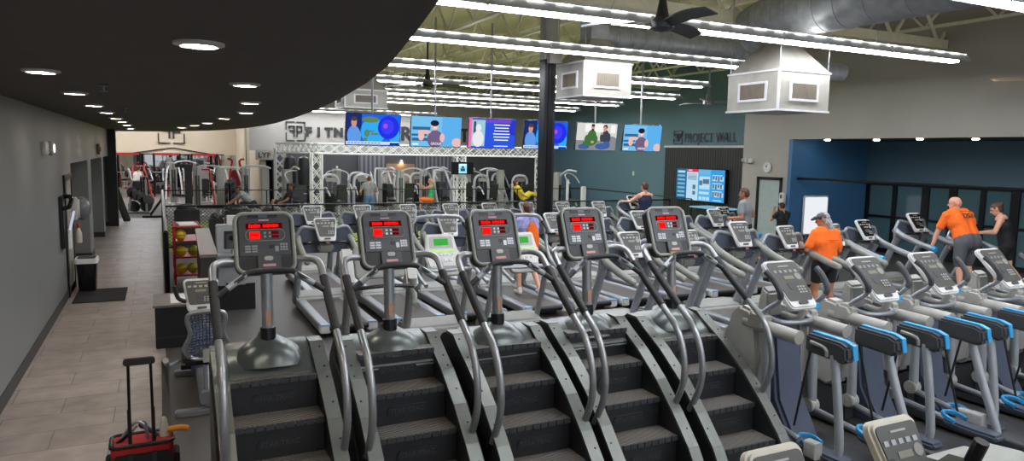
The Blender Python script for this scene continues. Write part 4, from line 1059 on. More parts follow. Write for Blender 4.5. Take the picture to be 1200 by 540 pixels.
# ------------------------------------------------------------------ people
def blob(m, voxel, name, mt, parent, it=3):
    """fuse overlapping volumes into one continuous surface"""
    tmp = m.build('tmp', mt)
    md = tmp.modifiers.new('r', 'REMESH'); md.mode = 'VOXEL'; md.voxel_size = voxel; md.use_smooth_shade = True
    if it:
        sm = tmp.modifiers.new('s', 'SMOOTH'); sm.factor = .5; sm.iterations = it
    bpy.context.view_layer.update()
    me = bpy.data.meshes.new_from_object(tmp.evaluated_get(bpy.context.evaluated_depsgraph_get()))
    bpy.data.objects.remove(tmp)
    me.name = name; me.materials.clear(); me.materials.append(mt)
    me.polygons.foreach_set('use_smooth', [True]*len(me.polygons))
    o = bpy.data.objects.new(name, me); C.objects.link(o)
    if parent: o.parent = parent
    return o
def V(*a): return Vector(a)
def person(label, loc, rz, h, arms, legs, skin, top, bottom, hair, lean=0., head=(0, 0), sleeve=.5, short=.85, female=False, group=None,
           hairstyle='short', shoes=None, vox=.011, pelvis_z=None, sx=1., sock=False, cap=None, tank=False, twist=0.):
    """arms: per side (elbow offset, wrist offset) from the shoulder; legs: per side (knee, ankle) offsets from the hip; metres for h=1.75"""
    k = h/1.75
    t = thing('person', label, 'person', loc, rz, group)
    pz = pelvis_z/k if pelvis_z else .93
    pel = V(0, 0, pz); L = R_(lean)
    def up(d, x=0, y=0):  # along the leaning spine
        return pel + V(x, math.sin(L)*d + y*math.cos(L), math.cos(L)*d - y*math.sin(L))
    tw = R_(twist)
    w = (.165 if female else .19)*sx; hipw = (.105 if female else .10)*sx
    che = up(.36); nek = up(.56); sh = {s: up(.50, s*w*math.cos(tw), s*w*math.sin(tw)) for s in (-1, 1)}
    hL = L*.55 + R_(head[0]); hz = R_(head[1])
    fw = Matrix.Rotation(hz, 3, 'Z') @ V(0, math.cos(hL), -math.sin(hL)); hu = V(0, math.sin(hL), math.cos(hL)); rt = fw.cross(hu).normalized(); hu = rt.cross(fw)
    hc = nek + hu*.155 + fw*.02
    def hp(a, b, c): return hc + rt*a + fw*b + hu*c
    b = M(); sc = lambda v: v*k
    # head with face
    def ball(c, r): b.ball(sc(c), r*k, 12, 8)
    ball(hp(0, -.012, .025), .092); ball(hp(0, .012, .035), .086); ball(hp(0, .028, -.035), .066); ball(hp(0, .045, -.07), .042); ball(hp(0, -.035, .0), .078)
    b.cap(sc(hp(0, .098, .012)), sc(hp(0, .112, -.022)), .010*k, .017*k, 8)
    b.cap(sc(hp(-.025, .085, -.062)), sc(hp(.025, .085, -.062)), .012*k, .012*k, 8)
    b.cap(sc(hp(-.035, .084, .03)), sc(hp(.035, .084, .03)), .014*k, .014*k, 8)
    for s in (-1, 1):
        b.cap(sc(hp(s*.086, -.012, -.02)), sc(hp(s*.092, -.02, .03)), .014*k, .018*k, 8)
    b.cap(sc(nek - hu*.05), sc(hp(0, -.02, -.06)), .056*k, .052*k)
    # trunk
    for a_, r0, r1, off in ((.0, .135, .125, .055), (.18, .12, .135, .05), (.36, .14, .11, .075)):
        for s in (-1, 1): b.cap(sc(up(a_, s*off*sx)), sc(up(a_+.14, s*off*sx*1.05)), r0*k*.86*sx, r1*k*.86*sx)
    for s in (-1, 1):
        b.cap(sc(up(.47, s*.06)), sc(sh[s]), .07*k, .062*k); b.cap(sc(nek-hu*.02), sc(sh[s]), .045*k, .05*k)
        el = sh[s]+V(*arms[s][0]); wr = sh[s]+V(*arms[s][1])
        b.cap(sc(sh[s]), sc(el), .056*k, .043*k); b.cap(sc(el), sc(wr), .043*k, .029*k)
        d = (wr-el).normalized(); side = d.cross(V(0, 0, 1));
        side = side.normalized() if side.length > .1 else V(0, 1, 0)
        pn = d.cross(side)
        pc = wr+d*.045; b.cap(sc(wr), sc(wr+d*.08), .03*k, .035*k)
        for j, (ln, of) in enumerate(((.07, -.032), (.085, -.011), (.08, .011), (.06, .031))):
            p0 = wr+d*.085+side*of; p1 = p0+d*ln*.6+pn*.012; p2 = p1+d*ln*.4+pn*.035
            b.cap(sc(p0), sc(p1), .0105*k, .0098*k, 6); b.cap(sc(p1), sc(p2), .0098*k, .009*k, 6)
        b.cap(sc(wr+d*.03-side*.03), sc(wr+d*.09-side*.055+pn*.02), .013*k, .010*k, 6)
        hip = pel + V(s*hipw, 0, -.03); kn = hip+V(*legs[s][0]); an = hip+V(*legs[s][1])
        b.cap(sc(hip), sc(kn), .088*k*sx, .058*k); b.cap(sc(kn), sc(kn*.65+an*.35+V(0, -.012, 0)), .056*k, .056*k); b.cap(sc(kn*.65+an*.35+V(0, -.012, 0)), sc(an), .054*k, .037*k)
        b.cap(sc(an+V(0, -.04, -.045)), sc(an+V(s*.02, .13, -.055)), .034*k, .030*k)
    body = blob(b, vox*k, 'body', skin, t)
    # eyes
    e = M()
    for s in (-1, 1): e.ball(sc(hp(s*.032, .088, .012)), .011*k, 8, 6)
    e.build('eye', m_hairk, t)
    # shirt
    c = M(); g = .014
    for a_, r0, r1, off in ((.05, .13, .125, .055), (.18, .122, .135, .05), (.36, .14, .105 if not tank else .102, .075)):
        for s in (-1, 1): c.cap(sc(up(a_, s*off*sx)), sc(up(a_+(.14 if not tank or a_ < .3 else .11), s*off*sx*1.05)), (r0*.86*sx+g)*k, (r1*.86*sx+g)*k)
    for s in (-1, 1):
        if not tank:
            c.cap(sc(up(.47, s*.06)), sc(sh[s]), .08*k, .074*k)
            el = sh[s]+V(*arms[s][0]); c.cap(sc(sh[s]), sc(sh[s].lerp(el, sleeve)), .071*k, .070*k)
        else:
            c.cap(sc(up(.42, s*.075, -.04)), sc(nek.lerp(sh[s], .52)), .075*k, .058*k); c.cap(sc(up(.42, s*.075, .03)), sc(nek.lerp(sh[s], .52)), .075*k, .058*k)
    blob(c, .012*k, 'shirt' if not tank else 'tank_top', top, t)
    # shorts or trousers
    c = M()
    for s in (-1, 1):
        hip = pel + V(s*hipw, 0, -.03); kn = hip+V(*legs[s][0]); an = hip+V(*legs[s][1])
        c.cap(sc(up(.0, s*.055*sx)), sc(up(.1, s*.055*sx)), (.118*sx+g)*k, (.108*sx+g)*k)
        if short <= 1: c.cap(sc(hip), sc(hip.lerp(kn, short)), (.088*sx+.012)*k, (.085-.012*short+.008)*k)
        else:
            c.cap(sc(hip), sc(kn), (.088*sx+.012)*k, .072*k); c.cap(sc(kn), sc(kn.lerp(an, short-1)), .07*k, .058*k)
    blob(c, .012*k, 'shorts' if short <= 1 else 'trousers', bottom, t)
    for s in (-1, 1):
        hip = pel + V(s*hipw, 0, -.03); an = hip+V(*legs[s][1])
        c = M(); c.cap(sc(an+V(0, -.045, -.05)), sc(an+V(s*.02, .15, -.062)), .042*k, .034*k); c.cap(sc(an+V(0, -.02, 0)), sc(an+V(0, -.02, -.05)), .045*k, .045*k)
        blob(c, .010*k, 'shoe', shoes or m_shoe, t, 2)
    # hair
    if hairstyle != 'bald':
        c = M()
        c.ball(sc(hp(0, -.022, .038)), .098*k); c.ball(sc(hp(0, .008, .06)), .084*k); c.ball(sc(hp(0, -.045, -.0)), .078*k)
        if hairstyle == 'bun': c.ball(sc(hp(0, -.10, .07)), .055*k); c.ball(sc(hp(0, -.05, -.04)), .06*k)
        if hairstyle == 'tail': c.cap(sc(hp(0, -.1, .03)), sc(hp(0, -.15, -.12)), .045*k, .02*k)
        if hairstyle == 'scarf': c.ball(sc(hp(0, -.06, -.04)), .075*k); c.cap(sc(hp(0, -.09, -.05)), sc(hp(.02, -.12, -.26)), .05*k, .04*k)
        blob(c, .010*k, 'scarf' if hairstyle == 'scarf' else 'hair', hair, t, 2)
    if cap:
        c = M(); c.ball(sc(hp(0, -.006, .052)), (.102*k, .108*k, .085*k), 14, 8); c.cap(sc(hp(-.04, .11, .05)), sc(hp(.04, .11, .05)), .03*k, .03*k); c.cap(sc(hp(0, .13, .045)), sc(hp(0, .165, .035)), .028*k, .02*k)
        blob(c, .01*k, 'cap', cap, t, 2)
    t['k'] = k
    return t, up, sc
# usual limb settings
HANG = ((.03, -.02, -.29), (.04, .08, -.54))
def A2(l, r): return {-1: l, 1: r}
STAND = A2(((0, .01, -.42), (0, 0, -.82)), ((0, -.01, -.42), (0, -.03, -.82)))
WALK = A2(((0, .16, -.40), (0, .10, -.80)), ((0, -.06, -.42), (0, -.32, -.74)))
# six people among the machines
t, up, sc = person('man in a navy tank top exercising on a far treadmill', (11.05, 14.75, .17), 0, 1.68, A2(((-.16, .16, -.16), (-.16, .42, -.18)), ((.08, .14, -.26), (.02, .38, -.28))), WALK, m_skin3, m_navyf, m_blkf, m_hairb, lean=6, tank=True, hairstyle='short')
t, up, sc = person('bearded man in a grey tee and black shorts walking on a treadmill', (11.1, 11.35, .18), R_(28), 1.70, A2(((-.1, -.04, -.28), (-.06, .2, -.3)), ((.1, -.1, -.26), (.06, .16, -.34))), A2(((0, .12, -.41), (0, .08, -.80)), ((0, -.02, -.43), (0, -.36, -.68))), m_skin2, m_gryf, m_blkf, m_hairb, lean=3, sx=1.08, sleeve=.6, shoes=m_dgrey)
bd = M(); bd.ball((0, .115, 1.47), (.06, .05, .05)); bd.build('beard', m_hairb, t)
t, up, sc = person('person in a black tee, hands raised to the face, by the frosted door', (13.9, 12.95, 0), R_(-10), 1.44, A2(((-.1, .14, -.2), (.02, .2, .08)), ((.1, .14, -.2), (.0, .2, .06))), STAND, m_skin2, m_blkf, m_blkf, m_hairk, head=(20, 0), short=1.9)
t, up, sc = person('woman in an orange tee, black shorts, dark cap and patterned headscarf', (9.4, 7.85, .0), R_(-14), 1.70, A2(((-.12, .02, -.27), (-.2, .26, -.30)), ((.08, -.02, -.28), (.10, .16, -.46))), A2(((0, .06, -.42), (0, -.02, -.82)), ((0, .01, -.42), (0, -.06, -.82))), m_skin2, m_orange, m_blkf, m_bandana, lean=4, female=True, sx=1.13, hairstyle='scarf', cap=m_dgrey, head=(10, 48), sleeve=.75, short=.55)
text_mesh('STAFF', .0001, .0001, m_char, 'tmp_x') if False else None
wo = t
t, up, sc = person('bald man in an orange tee and grey shorts bending over a treadmill', (13.12, 7.9, .17), R_(-12), 1.80, A2(((-.06, .1, -.30), (-.10, .16, -.58)), ((.05, .12, -.28), (.0, .28, -.52))), A2(((0, .03, -.42), (0, -.05, -.82)), ((.02, .1, -.41), (.02, .02, -.81))), m_skin3, m_orange, m_shortg, m_hairb, lean=30, sx=1.32, hairstyle='bald', head=(-8, 32), sleeve=.7, short=.9)
ba = t
t, up, sc = person('woman in black tank top, brown hair in a bun, on the far right treadmill', (14.05, 7.75, .17), R_(24), 1.64, A2(((-.12, .06, -.24), (-.16, .3, -.26)), ((.06, .1, -.26), (.0, .34, -.3))), WALK, m_skin3, m_blkf, m_blkf, m_hairb, lean=14, female=True, sx=1.12, hairstyle='bun', head=(16, 0), tank=True, short=.6)
t, up, sc = person('girl in a lavender and orange top walking on a treadmill', (5.5, 10.55, .18), 0, 1.54, A2(((-.04, .02, -.28), (-.06, .2, -.42)), ((.04, -.02, -.28), (.04, .14, -.46))), WALK, m_skin3, m_lav, m_gryf, m_hairb, lean=4, female=True, hairstyle='tail', short=.6)
k = 1.54/1.75
pt = M(); pt.prism([(-.10, .80), (.12, .78), (.13, 1.02), (.06, 1.22), (-.02, 1.24), (-.07, 1.1)], 'y', -.165, -.10); pt.build('shirt_print', m_orange, t)
# lettering on the two orange shirts
m = M()
for r_, (n_, z_) in enumerate([(9, 1.30), (7, 1.275)]):
    for j in range(n_): m.box((-.075+j*.019+r_*.012, -.162, z_-j*.0), (.011, .004, .007))
m.build('shirt_print', m_char, wo)
for (tx, sz, yy) in (('Dad', .10, .20),):
    Lr = R_(30)
    M4 = Matrix.Translation(Vector((.03, -.165*1.03, 0)) + Vector((0, 0, 0))) 
    k2 = 1.80/1.75
    base = Vector((.0, math.sin(Lr)*.36*k2 - math.cos(Lr)*.185*k2, .93*k2 + math.cos(Lr)*.36*k2 + math.sin(Lr)*.185*k2))
    upv = Vector((0, math.sin(Lr), math.cos(Lr))); nv = Vector((0, -math.cos(Lr), math.sin(Lr))); xv = Vector((1, 0, 0))
    Mx = Matrix((xv, upv, nv)).transposed().to_4x4(); Mx.translation = base
    text_mesh(tx, .13, .002, m_char, 'shirt_print', ba, Mx)
    q = M()
    for j in range(7): q.box(base+upv*.13+nv*.0+xv*(-.11+j*.03), (.018, .008, .01))
    q.beam(base+upv*.06+xv*-.02, base+upv*.10+xv*.04, .008, .01).beam(base+upv*.09+xv*-.03, base+upv*.07+xv*.05, .008, .01)
    q.build('shirt_graphic', m_char, ba)

# people far back in the weight area
SIT = A2(((-.04, .40, .02), (-.05, .42, -.42)), ((.04, .40, .02), (.05, .42, -.42)))
person('woman in a white tank top bending at the red rack by the far mirrors', (-.95, 36.5, 0), R_(-20), 1.68, A2(((-.04, .2, -.22), (-.02, .36, -.38)), ((.04, .2, -.22), (.02, .36, -.38))), STAND, m_skin, m_whtf, m_tan, m_hairb, lean=24, female=True, tank=True, short=1.95, vox=.02, hairstyle='tail')
person('person in plaid grey shirt sitting bent forward on a bench', (3.0, 27.3, 0), R_(70), 1.75, A2(((-.04, .22, -.18), (-.02, .42, -.32)), ((.04, .22, -.18), (.02, .42, -.32))), SIT, m_skin, mat('plaid cloth', '#8c8d8c', .9, var=.5, scale=30), m_blkf, m_hairb, lean=48, vox=.02, pelvis_z=.56, short=.9)
person('person in dark clothes leaning back with knees up beside the plaid shirt person', (4.1, 27.6, 0), R_(80), 1.72, A2(((-.04, .1, -.26), (-.02, .34, -.36)), ((.04, .1, -.26), (.02, .34, -.36))), A2(((-.04, .36, .18), (-.05, .52, -.22)), ((.04, .38, .1), (.05, .5, -.3))), m_skin2, m_blkf, m_blkf, m_hairk, lean=-30, vox=.02, pelvis_z=.5, short=.7)
person('person in a grey tee and white cap seen from behind the fence, standing', (6.75, 25.4, 0), 0, 1.62, A2(((-.12, .02, -.26), (-.06, .2, -.34)), ((.12, .02, -.26), (.06, .2, -.34))), STAND, m_skin, m_gryf, m_blue_f, m_hairb, vox=.02, short=1.9, sx=1.1, cap=m_whtf)
person('bald man in a green top and orange shorts seated on a pulldown machine', (9.9, 27.6, 0), R_(60), 1.78, A2(((-.04, .24, -.1), (-.02, .42, .05)), ((.04, .24, -.1), (.02, .42, .05))), SIT, m_skin3, m_green, m_orange, m_hairb, vox=.02, pelvis_z=.62, hairstyle='bald', tank=True, short=.9)
person('person in yellow with red shoes reclining by the right truss post', (13.6, 26.6, 0), R_(-90), 1.7, A2(((-.04, .1, -.26), (-.02, .34, -.36)), ((.04, .1, -.26), (.02, .34, -.36))), A2(((-.04, .36, .22), (-.05, .66, .1)), ((.04, .38, .2), (.05, .64, .05))), m_skin, m_yel, m_yel, m_hairb, lean=-35, vox=.02, pelvis_z=.72, short=1.6, shoes=m_red)
person('person in orange seated at the red press machine by the mirrors', (1.6, 39.0, 0), R_(30), 1.75, A2(((-.18, .05, -.1), (-.2, .1, .16)), ((.18, .05, -.1), (.2, .1, .16))), SIT, m_skin, m_orange, m_blkf, m_hairb, vox=.025, pelvis_z=.6)

# ------------------------------------------------------------------ fences
def mesh_fence(name, label, a, b, h, mesh=True, r=.022, cell=.085, post=2.4, mt=None):
    a = Vector((*a, 0)); b = Vector((*b, 0)); L = (b-a).length; d = (b-a).normalized()
    t = thing(name, label, 'fence', a, math.atan2(d.y, d.x)); mt = mt or m_blackm
    M().tube([(0, 0, h), (L, 0, h)], r, 8).build('top_rail', mt, t)
    if mesh: M().tube([(0, 0, .08), (L, 0, .08)], r*.8, 8).build('bottom_rail', mt, t)
    n = max(1, round(L/post))
    for i in range(n+1):
        M().cyl((L*i/n, 0, 0), (L*i/n, 0, h+.01), r*1.15, 8).build('post', mt, t)
    if mesh:
        m = M(); H_ = h-.1; x = -H_
        while x < L:
            for s in (0, 1):
                x0, x1 = (x, x+H_) if s == 0 else (x+H_, x); z0, z1 = .09, .09+H_
                # clip to panel
                lo, hi = 0., 1.
                if x1 > x0:
                    if x0 < 0: lo = -x0/H_
                    if x1 > L: hi = (L-x0)/H_
                else:
                    if x1 < 0: hi = x0/H_
                    if x0 > L: lo = (x0-L)/H_
                if hi-lo > .03:
                    p = (x0+(x1-x0)*lo, .003*(s*2-1), z0+(z1-z0)*lo); q = (x0+(x1-x0)*hi, .003*(s*2-1), z0+(z1-z0)*hi)
                    m.tube([p, q], .0045, 4)
            x += cell
        m.build('chain_link', m_black, t)
    return t
mesh_fence('chain_link_fence', 'black chain link fence across the room behind the third treadmill row', (.08, 19.35), (15.2, 19.0), 1.1)
mesh_fence('chain_link_fence', 'black chain link fence along the corridor edge, seen edge on', (.06, 13.4), (.06, 26.1), 1.1, post=2.1, r=.038)
mesh_fence('guard_rail', 'thin black rail along the far side of the turf strip', (.1, 26.3), (16.3, 26.0), 1.1, mesh=False, r=.018, post=3.2)
mesh_fence('guard_rail', 'thin black rail along the teal wall end of the turf', (16.3, 26.0), (16.3, 19.2), 1.1, mesh=False, r=.02, post=3.3)
o = M().cyl((0, 0, 0), (0, 0, 1.75), .045, 10).build('white_post', m_white, loc=(11.6, 19.6, 0)); tag(o, 'tall thin white post behind the fence before the teal wall', 'post')
o = M().prism(rrect(.16, .12, .03), 'z', 0, 1.5).build('white_post', m_white, loc=(12.45, 20.0, 0), bev=.01); tag(o, 'thicker white post behind the fence, right of the thin one', 'post')

# ------------------------------------------------------------------ truss gantry
t = thing('truss_gantry', 'white box truss gantry framing the functional training area', 'gantry', (0, 27, 0))
def truss(m, a, b, w=.36, n=None):
    a = Vector(a); b = Vector(b); d = (b-a); L = d.length; d.normalize()
    u = Vector((0, 0, 1)) if abs(d.z) < .9 else Vector((1, 0, 0)); v = d.cross(u).normalized(); u = v.cross(d)
    cs = [(u*sx+v*sy)*(w/2) for sx, sy in ((-1, -1), (1, -1), (1, 1), (-1, 1))]
    for c in cs: m.tube([a+c, b+c], .038, 6)
    n = n or max(2, round(L/w*.8))
    for k in range(n):
        p, q = a+d*L*k/n, a+d*L*(k+1)/n
        for i in range(4):
            c0, c1 = cs[i], cs[(i+1) % 4]
            if k % 2: c0, c1 = c1, c0
            m.tube([p+c0, q+c1], .019, 5); 
            if i % 2 == 0: m.tube([p+c1, q+c0], .016, 5)
    return m
HZ = 2.58
truss(M(), (5.2, 0, HZ), (14.65, 0, HZ)).build('front_beam', m_truss, t)
truss(M(), (5.2, .18, HZ), (4.45, 3.4, HZ)).build('side_beam', m_truss, t)
truss(M(), (5.2, 0, 0), (5.2, 0, HZ-.18)).build('post', m_truss, t)
truss(M(), (14.65, 0, 0), (14.65, 0, HZ-.18)).build('post', m_truss, t)
truss(M(), (10.9, .0, 0), (10.9, .0, HZ-.18)).build('post', m_truss, t)
truss(M(), (4.42, 3.5, 0), (4.42, 3.5, HZ)).build('post', m_truss, t)
for i, (x, y, l) in enumerate([(4.62, 29.3, 'black heavy punching bag hanging from the left rear truss'), (5.0, 28.4, 'black punching bag hanging just left of the front truss post')]):
    b = thing('punching_bag', l, 'punching bag', (x, y, 1.7), 0, 'punching bags')
    M().lathe([(.001, -.55), (.2, -.53), (.24, -.4), (.25, .3), (.2, .5), (.06, .58), (.001, .6)], n=16).build('bag', m_char, b)
    M().tube([(0, 0, .58), (0, 0, .72)], .015, 6).build('strap', m_blackm, b)
b = thing('speed_ball', 'tan medicine ball hanging near the front truss post', 'ball', (5.35, 29.6, 1.75)); M().ball((0, 0, 0), .22, 14, 10).build('ball', m_panelw, b); M().tube([(0, 0, .2), (0, 0, .8)], .01, 5).build('cord', m_black, b)
# drapes and warm wall panel behind the gantry
o = M().span((8.0, 31.85, .05), (9.2, 31.95, 2.44)).build('curtain', m_drape); tag(o, 'grey drape hanging on the dark back wall left of the wall light', 'curtain', 'back wall drapes')
o = M().span((10.7, 31.85, .05), (12.6, 31.95, 2.44)).build('curtain', m_drape); tag(o, 'grey drape hanging on the dark back wall right of the wall light', 'curtain', 'back wall drapes')
o = M().span((9.25, 31.8, .0), (10.6, 31.95, 1.95)).build('wood_panel', m_panelw); tag(o, 'pale wooden panel glowing under a warm wall light', 'panel')
wl = thing('wall_light', 'warm glowing wall light above the wooden panel', 'wall light', (9.95, 31.75, 2.05)); M().lathe([(.05, .1), (.11, -.05), (.1, -.05), (.04, .09)]).build('shade', m_white, wl); M().ball((0, 0, -.03), .07, 10, 6).build('bulb', emit('#ffc27a', 40.), wl)

# ------------------------------------------------------------------ strength machines
def stack(t, x, y, z0=.12, n=9, w=.24):
    m = M()
    for k in range(n): m.span((x-w/2, y-.08, z0+k*.062), (x+w/2, y+.08, z0+k*.062+.055))
    m.build('weight_stack', m_black, t)
def mk_tower():
    t = thing('weight_machine', '', 'weight machine')
    M().prism([(-.16, -.12), (.16, -.12), (.2, .0), (.16, .14), (-.16, .14), (-.2, 0)], 'z', .02, 1.75).build('shroud', m_lgrey, t, bev=.02)
    M().tube([(-.3, 0, .04), (-.3, -1.2, .04), (.3, -1.2, .04), (.3, 0, .04)], .04, 8).build('base_frame', m_whitem, t)
    M().tube([(0, -.1, 1.6), (0, -.5, 1.85), (0, -.9, 1.8)], .04, 8, 3).build('frame', m_whitem, t); M().tube([(0, -1.1, .05), (0, -.9, .5)], .04, 8).build('seat_post', m_whitem, t)
    M().prism(rrect(.4, .45, .08, 4, 0, -.85), 'z', .5, .58).build('seat', m_char, t, bev=.02)
    M().box((0, -.55, .92), (.34, .08, .55), R_(-10)).build('backrest', m_char, t, bev=.03)
    M().tube([(-.42, -.85, 1.3), (-.42, -.6, 1.6), (0, -.5, 1.72), (.42, -.6, 1.6), (.42, -.85, 1.3)], .028, 8, 4).build('press_arm', m_whitem, t)
    M().span((-.1, -.125, .2), (.1, -.118, 1.2)).build('weight_stack', m_black, t)
    return t
def mk_arch():
    t = thing('weight_machine', '', 'weight machine')
    for x in (-.34, .34) if False else (0,):
        M().tube([(-.36, 0, 0), (-.36, 0, 1.2), (-.28, 0, 1.48), (-.12, 0, 1.56), (.12, 0, 1.56), (.28, 0, 1.48), (.36, 0, 1.2), (.36, 0, 0)], .055, 10, 4).build('arch_frame', m_whitem, t)
    stack(t, 0, 0, n=12, w=.34)
    g = M(); g.cyl((-.1, 0, .1), (-.1, 0, 1.5), .012, 6).cyl((.1, 0, .1), (.1, 0, 1.5), .012, 6); g.build('guide_rod', m_silver, t)
    M().tube([(0, 0, .05), (0, -1.1, .05)], .05, 8).build('base_frame', m_whitem, t)
    M().tube([(0, -.7, .05), (0, -.7, .5)], .05, 8).build('seat_post', m_whitem, t)
    M().prism(rrect(.42, .42, .08, 4, 0, -.7), 'z', .5, .58).build('seat', m_char, t, bev=.02)
    M().box((0, -.95, .95), (.4, .09, .6), R_(8)).build('backrest', m_char, t, bev=.03)
    for s in (-1, 1): M().tube([(s*.36, -.1, 1.0), (s*.42, -.5, 1.1), (s*.4, -.8, .8)], .03, 8, 4).build('lever_arm', m_whitem, t)
    M().prism(rrect(.4, .16, .04, 3, 0, 1.38), 'y', -.07, -.055).build('placard', m_wallgrey, t)
    return t
def mk_cable():
    t = thing('cable_column', '', 'cable machine')
    M().prism(rrect(.34, .26, .05), 'z', 0, 2.05).build('shroud', m_lgrey, t, bev=.02)
    M().span((-.09, -.14, .3), (.09, -.128, 1.7)).build('slot', m_dgrey, t)
    M().tube([(0, -.16, .1), (0, -.16, 2.0)], .02, 8).build('guide_rod', m_silver, t)
    M().tube([(0, -.1, 1.98), (.3, -.12, 2.1), (.7, -.15, 2.12), (1.05, -.15, 2.0)], .035, 8, 4).build('crossover_arm', m_whitem, t)
    M().prism(rrect(.55, .9, .06, 3, 0, -.1), 'z', 0, .05).build('base_plate', m_whitem, t)
    M().tube([(0, -.2, 1.3), (0, -.3, 1.1)], .01, 5).tube([(-.07, -.3, 1.08), (.07, -.3, 1.08)], .018, 6).build('handle', m_blackp, t)
    return t
def mk_plate(fm=None):
    t = thing('plate_machine', '', 'weight machine'); m_whitem = fm or globals()['m_whitem']
    for s in (-1, 1): M().tube([(s*.4, .3, .05), (s*.4, -.9, .05)], .05, 8).build('base_frame', m_whitem, t)
    M().tube([(-.4, -.8, .05), (-.35, .0, 1.2), (-.25, .3, 1.75)], .045, 8, 3).tube([(.4, -.8, .05), (.35, 0, 1.2), (.25, .3, 1.75)], .045, 8, 3).tube([(-.25, .3, 1.75), (.25, .3, 1.75)], .045, 8).build('frame', m_whitem, t)
    for s in (-1, 1): M().tube([(s*.5, -.5, 1.0), (s*.5, .1, 1.55), (s*.45, .35, 1.6)], .035, 8, 4).build('lever_arm', m_lsteel, t)
    for s in (-1, 1):
        p = M()
        for j in range(2): p.tube([(s*(.56+j*.06), .2, 1.35), (s*(.6+j*.06), .2, 1.35)], .2-.05*j, 18)
        p.build('weight_plate', m_black, t)
    M().box((0, -.35, .52), (.36, .5, .08), R_(-12)).build('seat', m_char, t, bev=.03)
    M().box((0, -.02, .95), (.34, .09, .7), R_(-20)).build('backrest', m_char, t, bev=.03)
    return t
pr = {'tower': mk_tower(), 'arch': mk_arch(), 'cable': mk_cable(), 'plate': mk_plate(), 'red': mk_plate(m_red)}
MS = [('cable', 1.25, 29.2, 0, 'grey cable tower left of the black upright post behind the fence'), ('cable', 2.05, 29.0, 180, 'grey cable tower just right of the black upright post'), ('cable', 3.0, 29.6, 0, 'grey cable tower above the plaid shirt person'),
      ('cable', 3.75, 29.9, 180, 'grey cable tower before the beige wall corner'), ('tower', 4.45, 28.9, 20, 'grey weight tower with press arm left of the rear truss post'), ('plate', 2.6, 30.8, 10, 'silver lever press machine before the far mirrors'),
      ('arch', 5.95, 28.2, 15, 'arched weight machine just right of the front truss post'), ('tower', 6.6, 30.0, -10, 'pale weight tower behind the person in the white cap'), ('arch', 7.3, 28.4, 0, 'arched weight machine right of the person in the white cap'),
      ('tower', 8.3, 29.0, 15, 'pale weight tower in front of the left drape'), ('arch', 9.1, 28.9, 0, 'arched weight machine in front of the wooden panel'), ('plate', 8.7, 30.4, 0, 'lever press machine close to the wooden panel'),
      ('cable', 10.05, 29.0, 0, 'cable tower behind the seated bald man'), ('plate', 10.75, 28.6, 0, 'silver lever machine beside the middle truss post'), ('arch', 11.6, 28.8, 0, 'arched weight machine right of the middle truss post'),
      ('arch', 12.4, 28.2, 10, 'second arched weight machine right of the middle truss post'), ('tower', 12.55, 30.2, 0, 'pale weight tower at the back right of the gantry'), ('plate', 13.6, 29.4, 0, 'lever machine with round plates left of the right truss post'),
      ('arch', 7.65, 30.7, 0, 'arched weight machine at the back by the left drape'), ('cable', 8.5, 27.3, 0, 'grey cable tower between the white cap person and the wooden panel'), ('arch', 10.35, 30.6, 0, 'arched weight machine under the warm wall light'), ('tower', 11.2, 30.5, 10, 'pale weight tower behind the middle truss post'), ('arch', 14.5, 30.9, 0, 'arched weight machine at the dark back wall'), ('cable', 13.3, 28.2, 180, 'grey cable tower left of the yellow clothed person'),
      ('arch', 14.15, 28.0, 0, 'arched weight machine beside the right truss post'), ('arch', 15.75, 28.6, 0, 'arched weight machine right of the black column before the teal wall'), ('tower', 15.6, 27.2, 30, 'low weight machine below the teal wall right of the black column')]
for k, x, y, rz, l in MS: place(pr[k], x, y, l, 'grey strength machines behind the turf', R_(rz), .88 if k == 'cable' else 1.0)
MF = [('red', -2.4, 38.6, 0, 'red lever machine at the left of the far carpeted room'), ('red', -.85, 38.7, 15, 'red lever machine behind the woman in the white tank top'), ('red', 1.75, 34.2, 0, 'red lever machine between the grey towers in the far room'), ('cable', .55, 35.5, 0, 'grey cable tower in the far carpeted room'), ('tower', 1.9, 36.5, 0, 'grey weight tower in the far carpeted room'), ('plate', .6, 38.5, 0, 'lever machine with black plates near the far mirrors'), ('plate', 2.7, 38.2, 0, 'lever machine with black plates at the right end of the far mirrors')]
for k, x, y, rz, l in MF: place(pr[k], x, y, l, 'machines in the far carpeted room', R_(rz), .9)
def mk_bench():
    t = thing('weight_bench', '', 'bench')
    M().prism(rrect(.28, 1.15, .06, 3), 'z', .42, .5).build('pad', m_blkf, t, bev=.02)
    M().tube([(0, -.5, .38), (0, .5, .38)], .035, 8).build('beam', m_whitem, t)
    for y in (-.45, .45):
        M().tube([(-.25, y, .03), (.25, y, .03)], .03, 8).build('foot_bar', m_whitem, t); M().tube([(0, y, .03), (0, y, .38)], .03, 8).build('leg', m_whitem, t)
    return t
def mk_tree():
    t = thing('plate_tree', '', 'weight rack')
    M().tube([(0, 0, 0), (0, 0, 1.25)], .04, 8).build('post', m_blackm, t); M().prism(rrect(.6, .6, .05), 'z', 0, .05).build('base', m_blackm, t)
    for s in (-1, 1):
        for z in (.32, .72, 1.08):
            p = M().tube([(s*.04, 0, z), (s*.3, 0, z)], .025, 8).build('peg', m_silver, t)
            M().tube([(s*.07, 0, z), (s*.16, 0, z)], .2, 18).build('weight_plate', m_black, p)
    return t
bn = mk_bench(); tr = mk_tree()
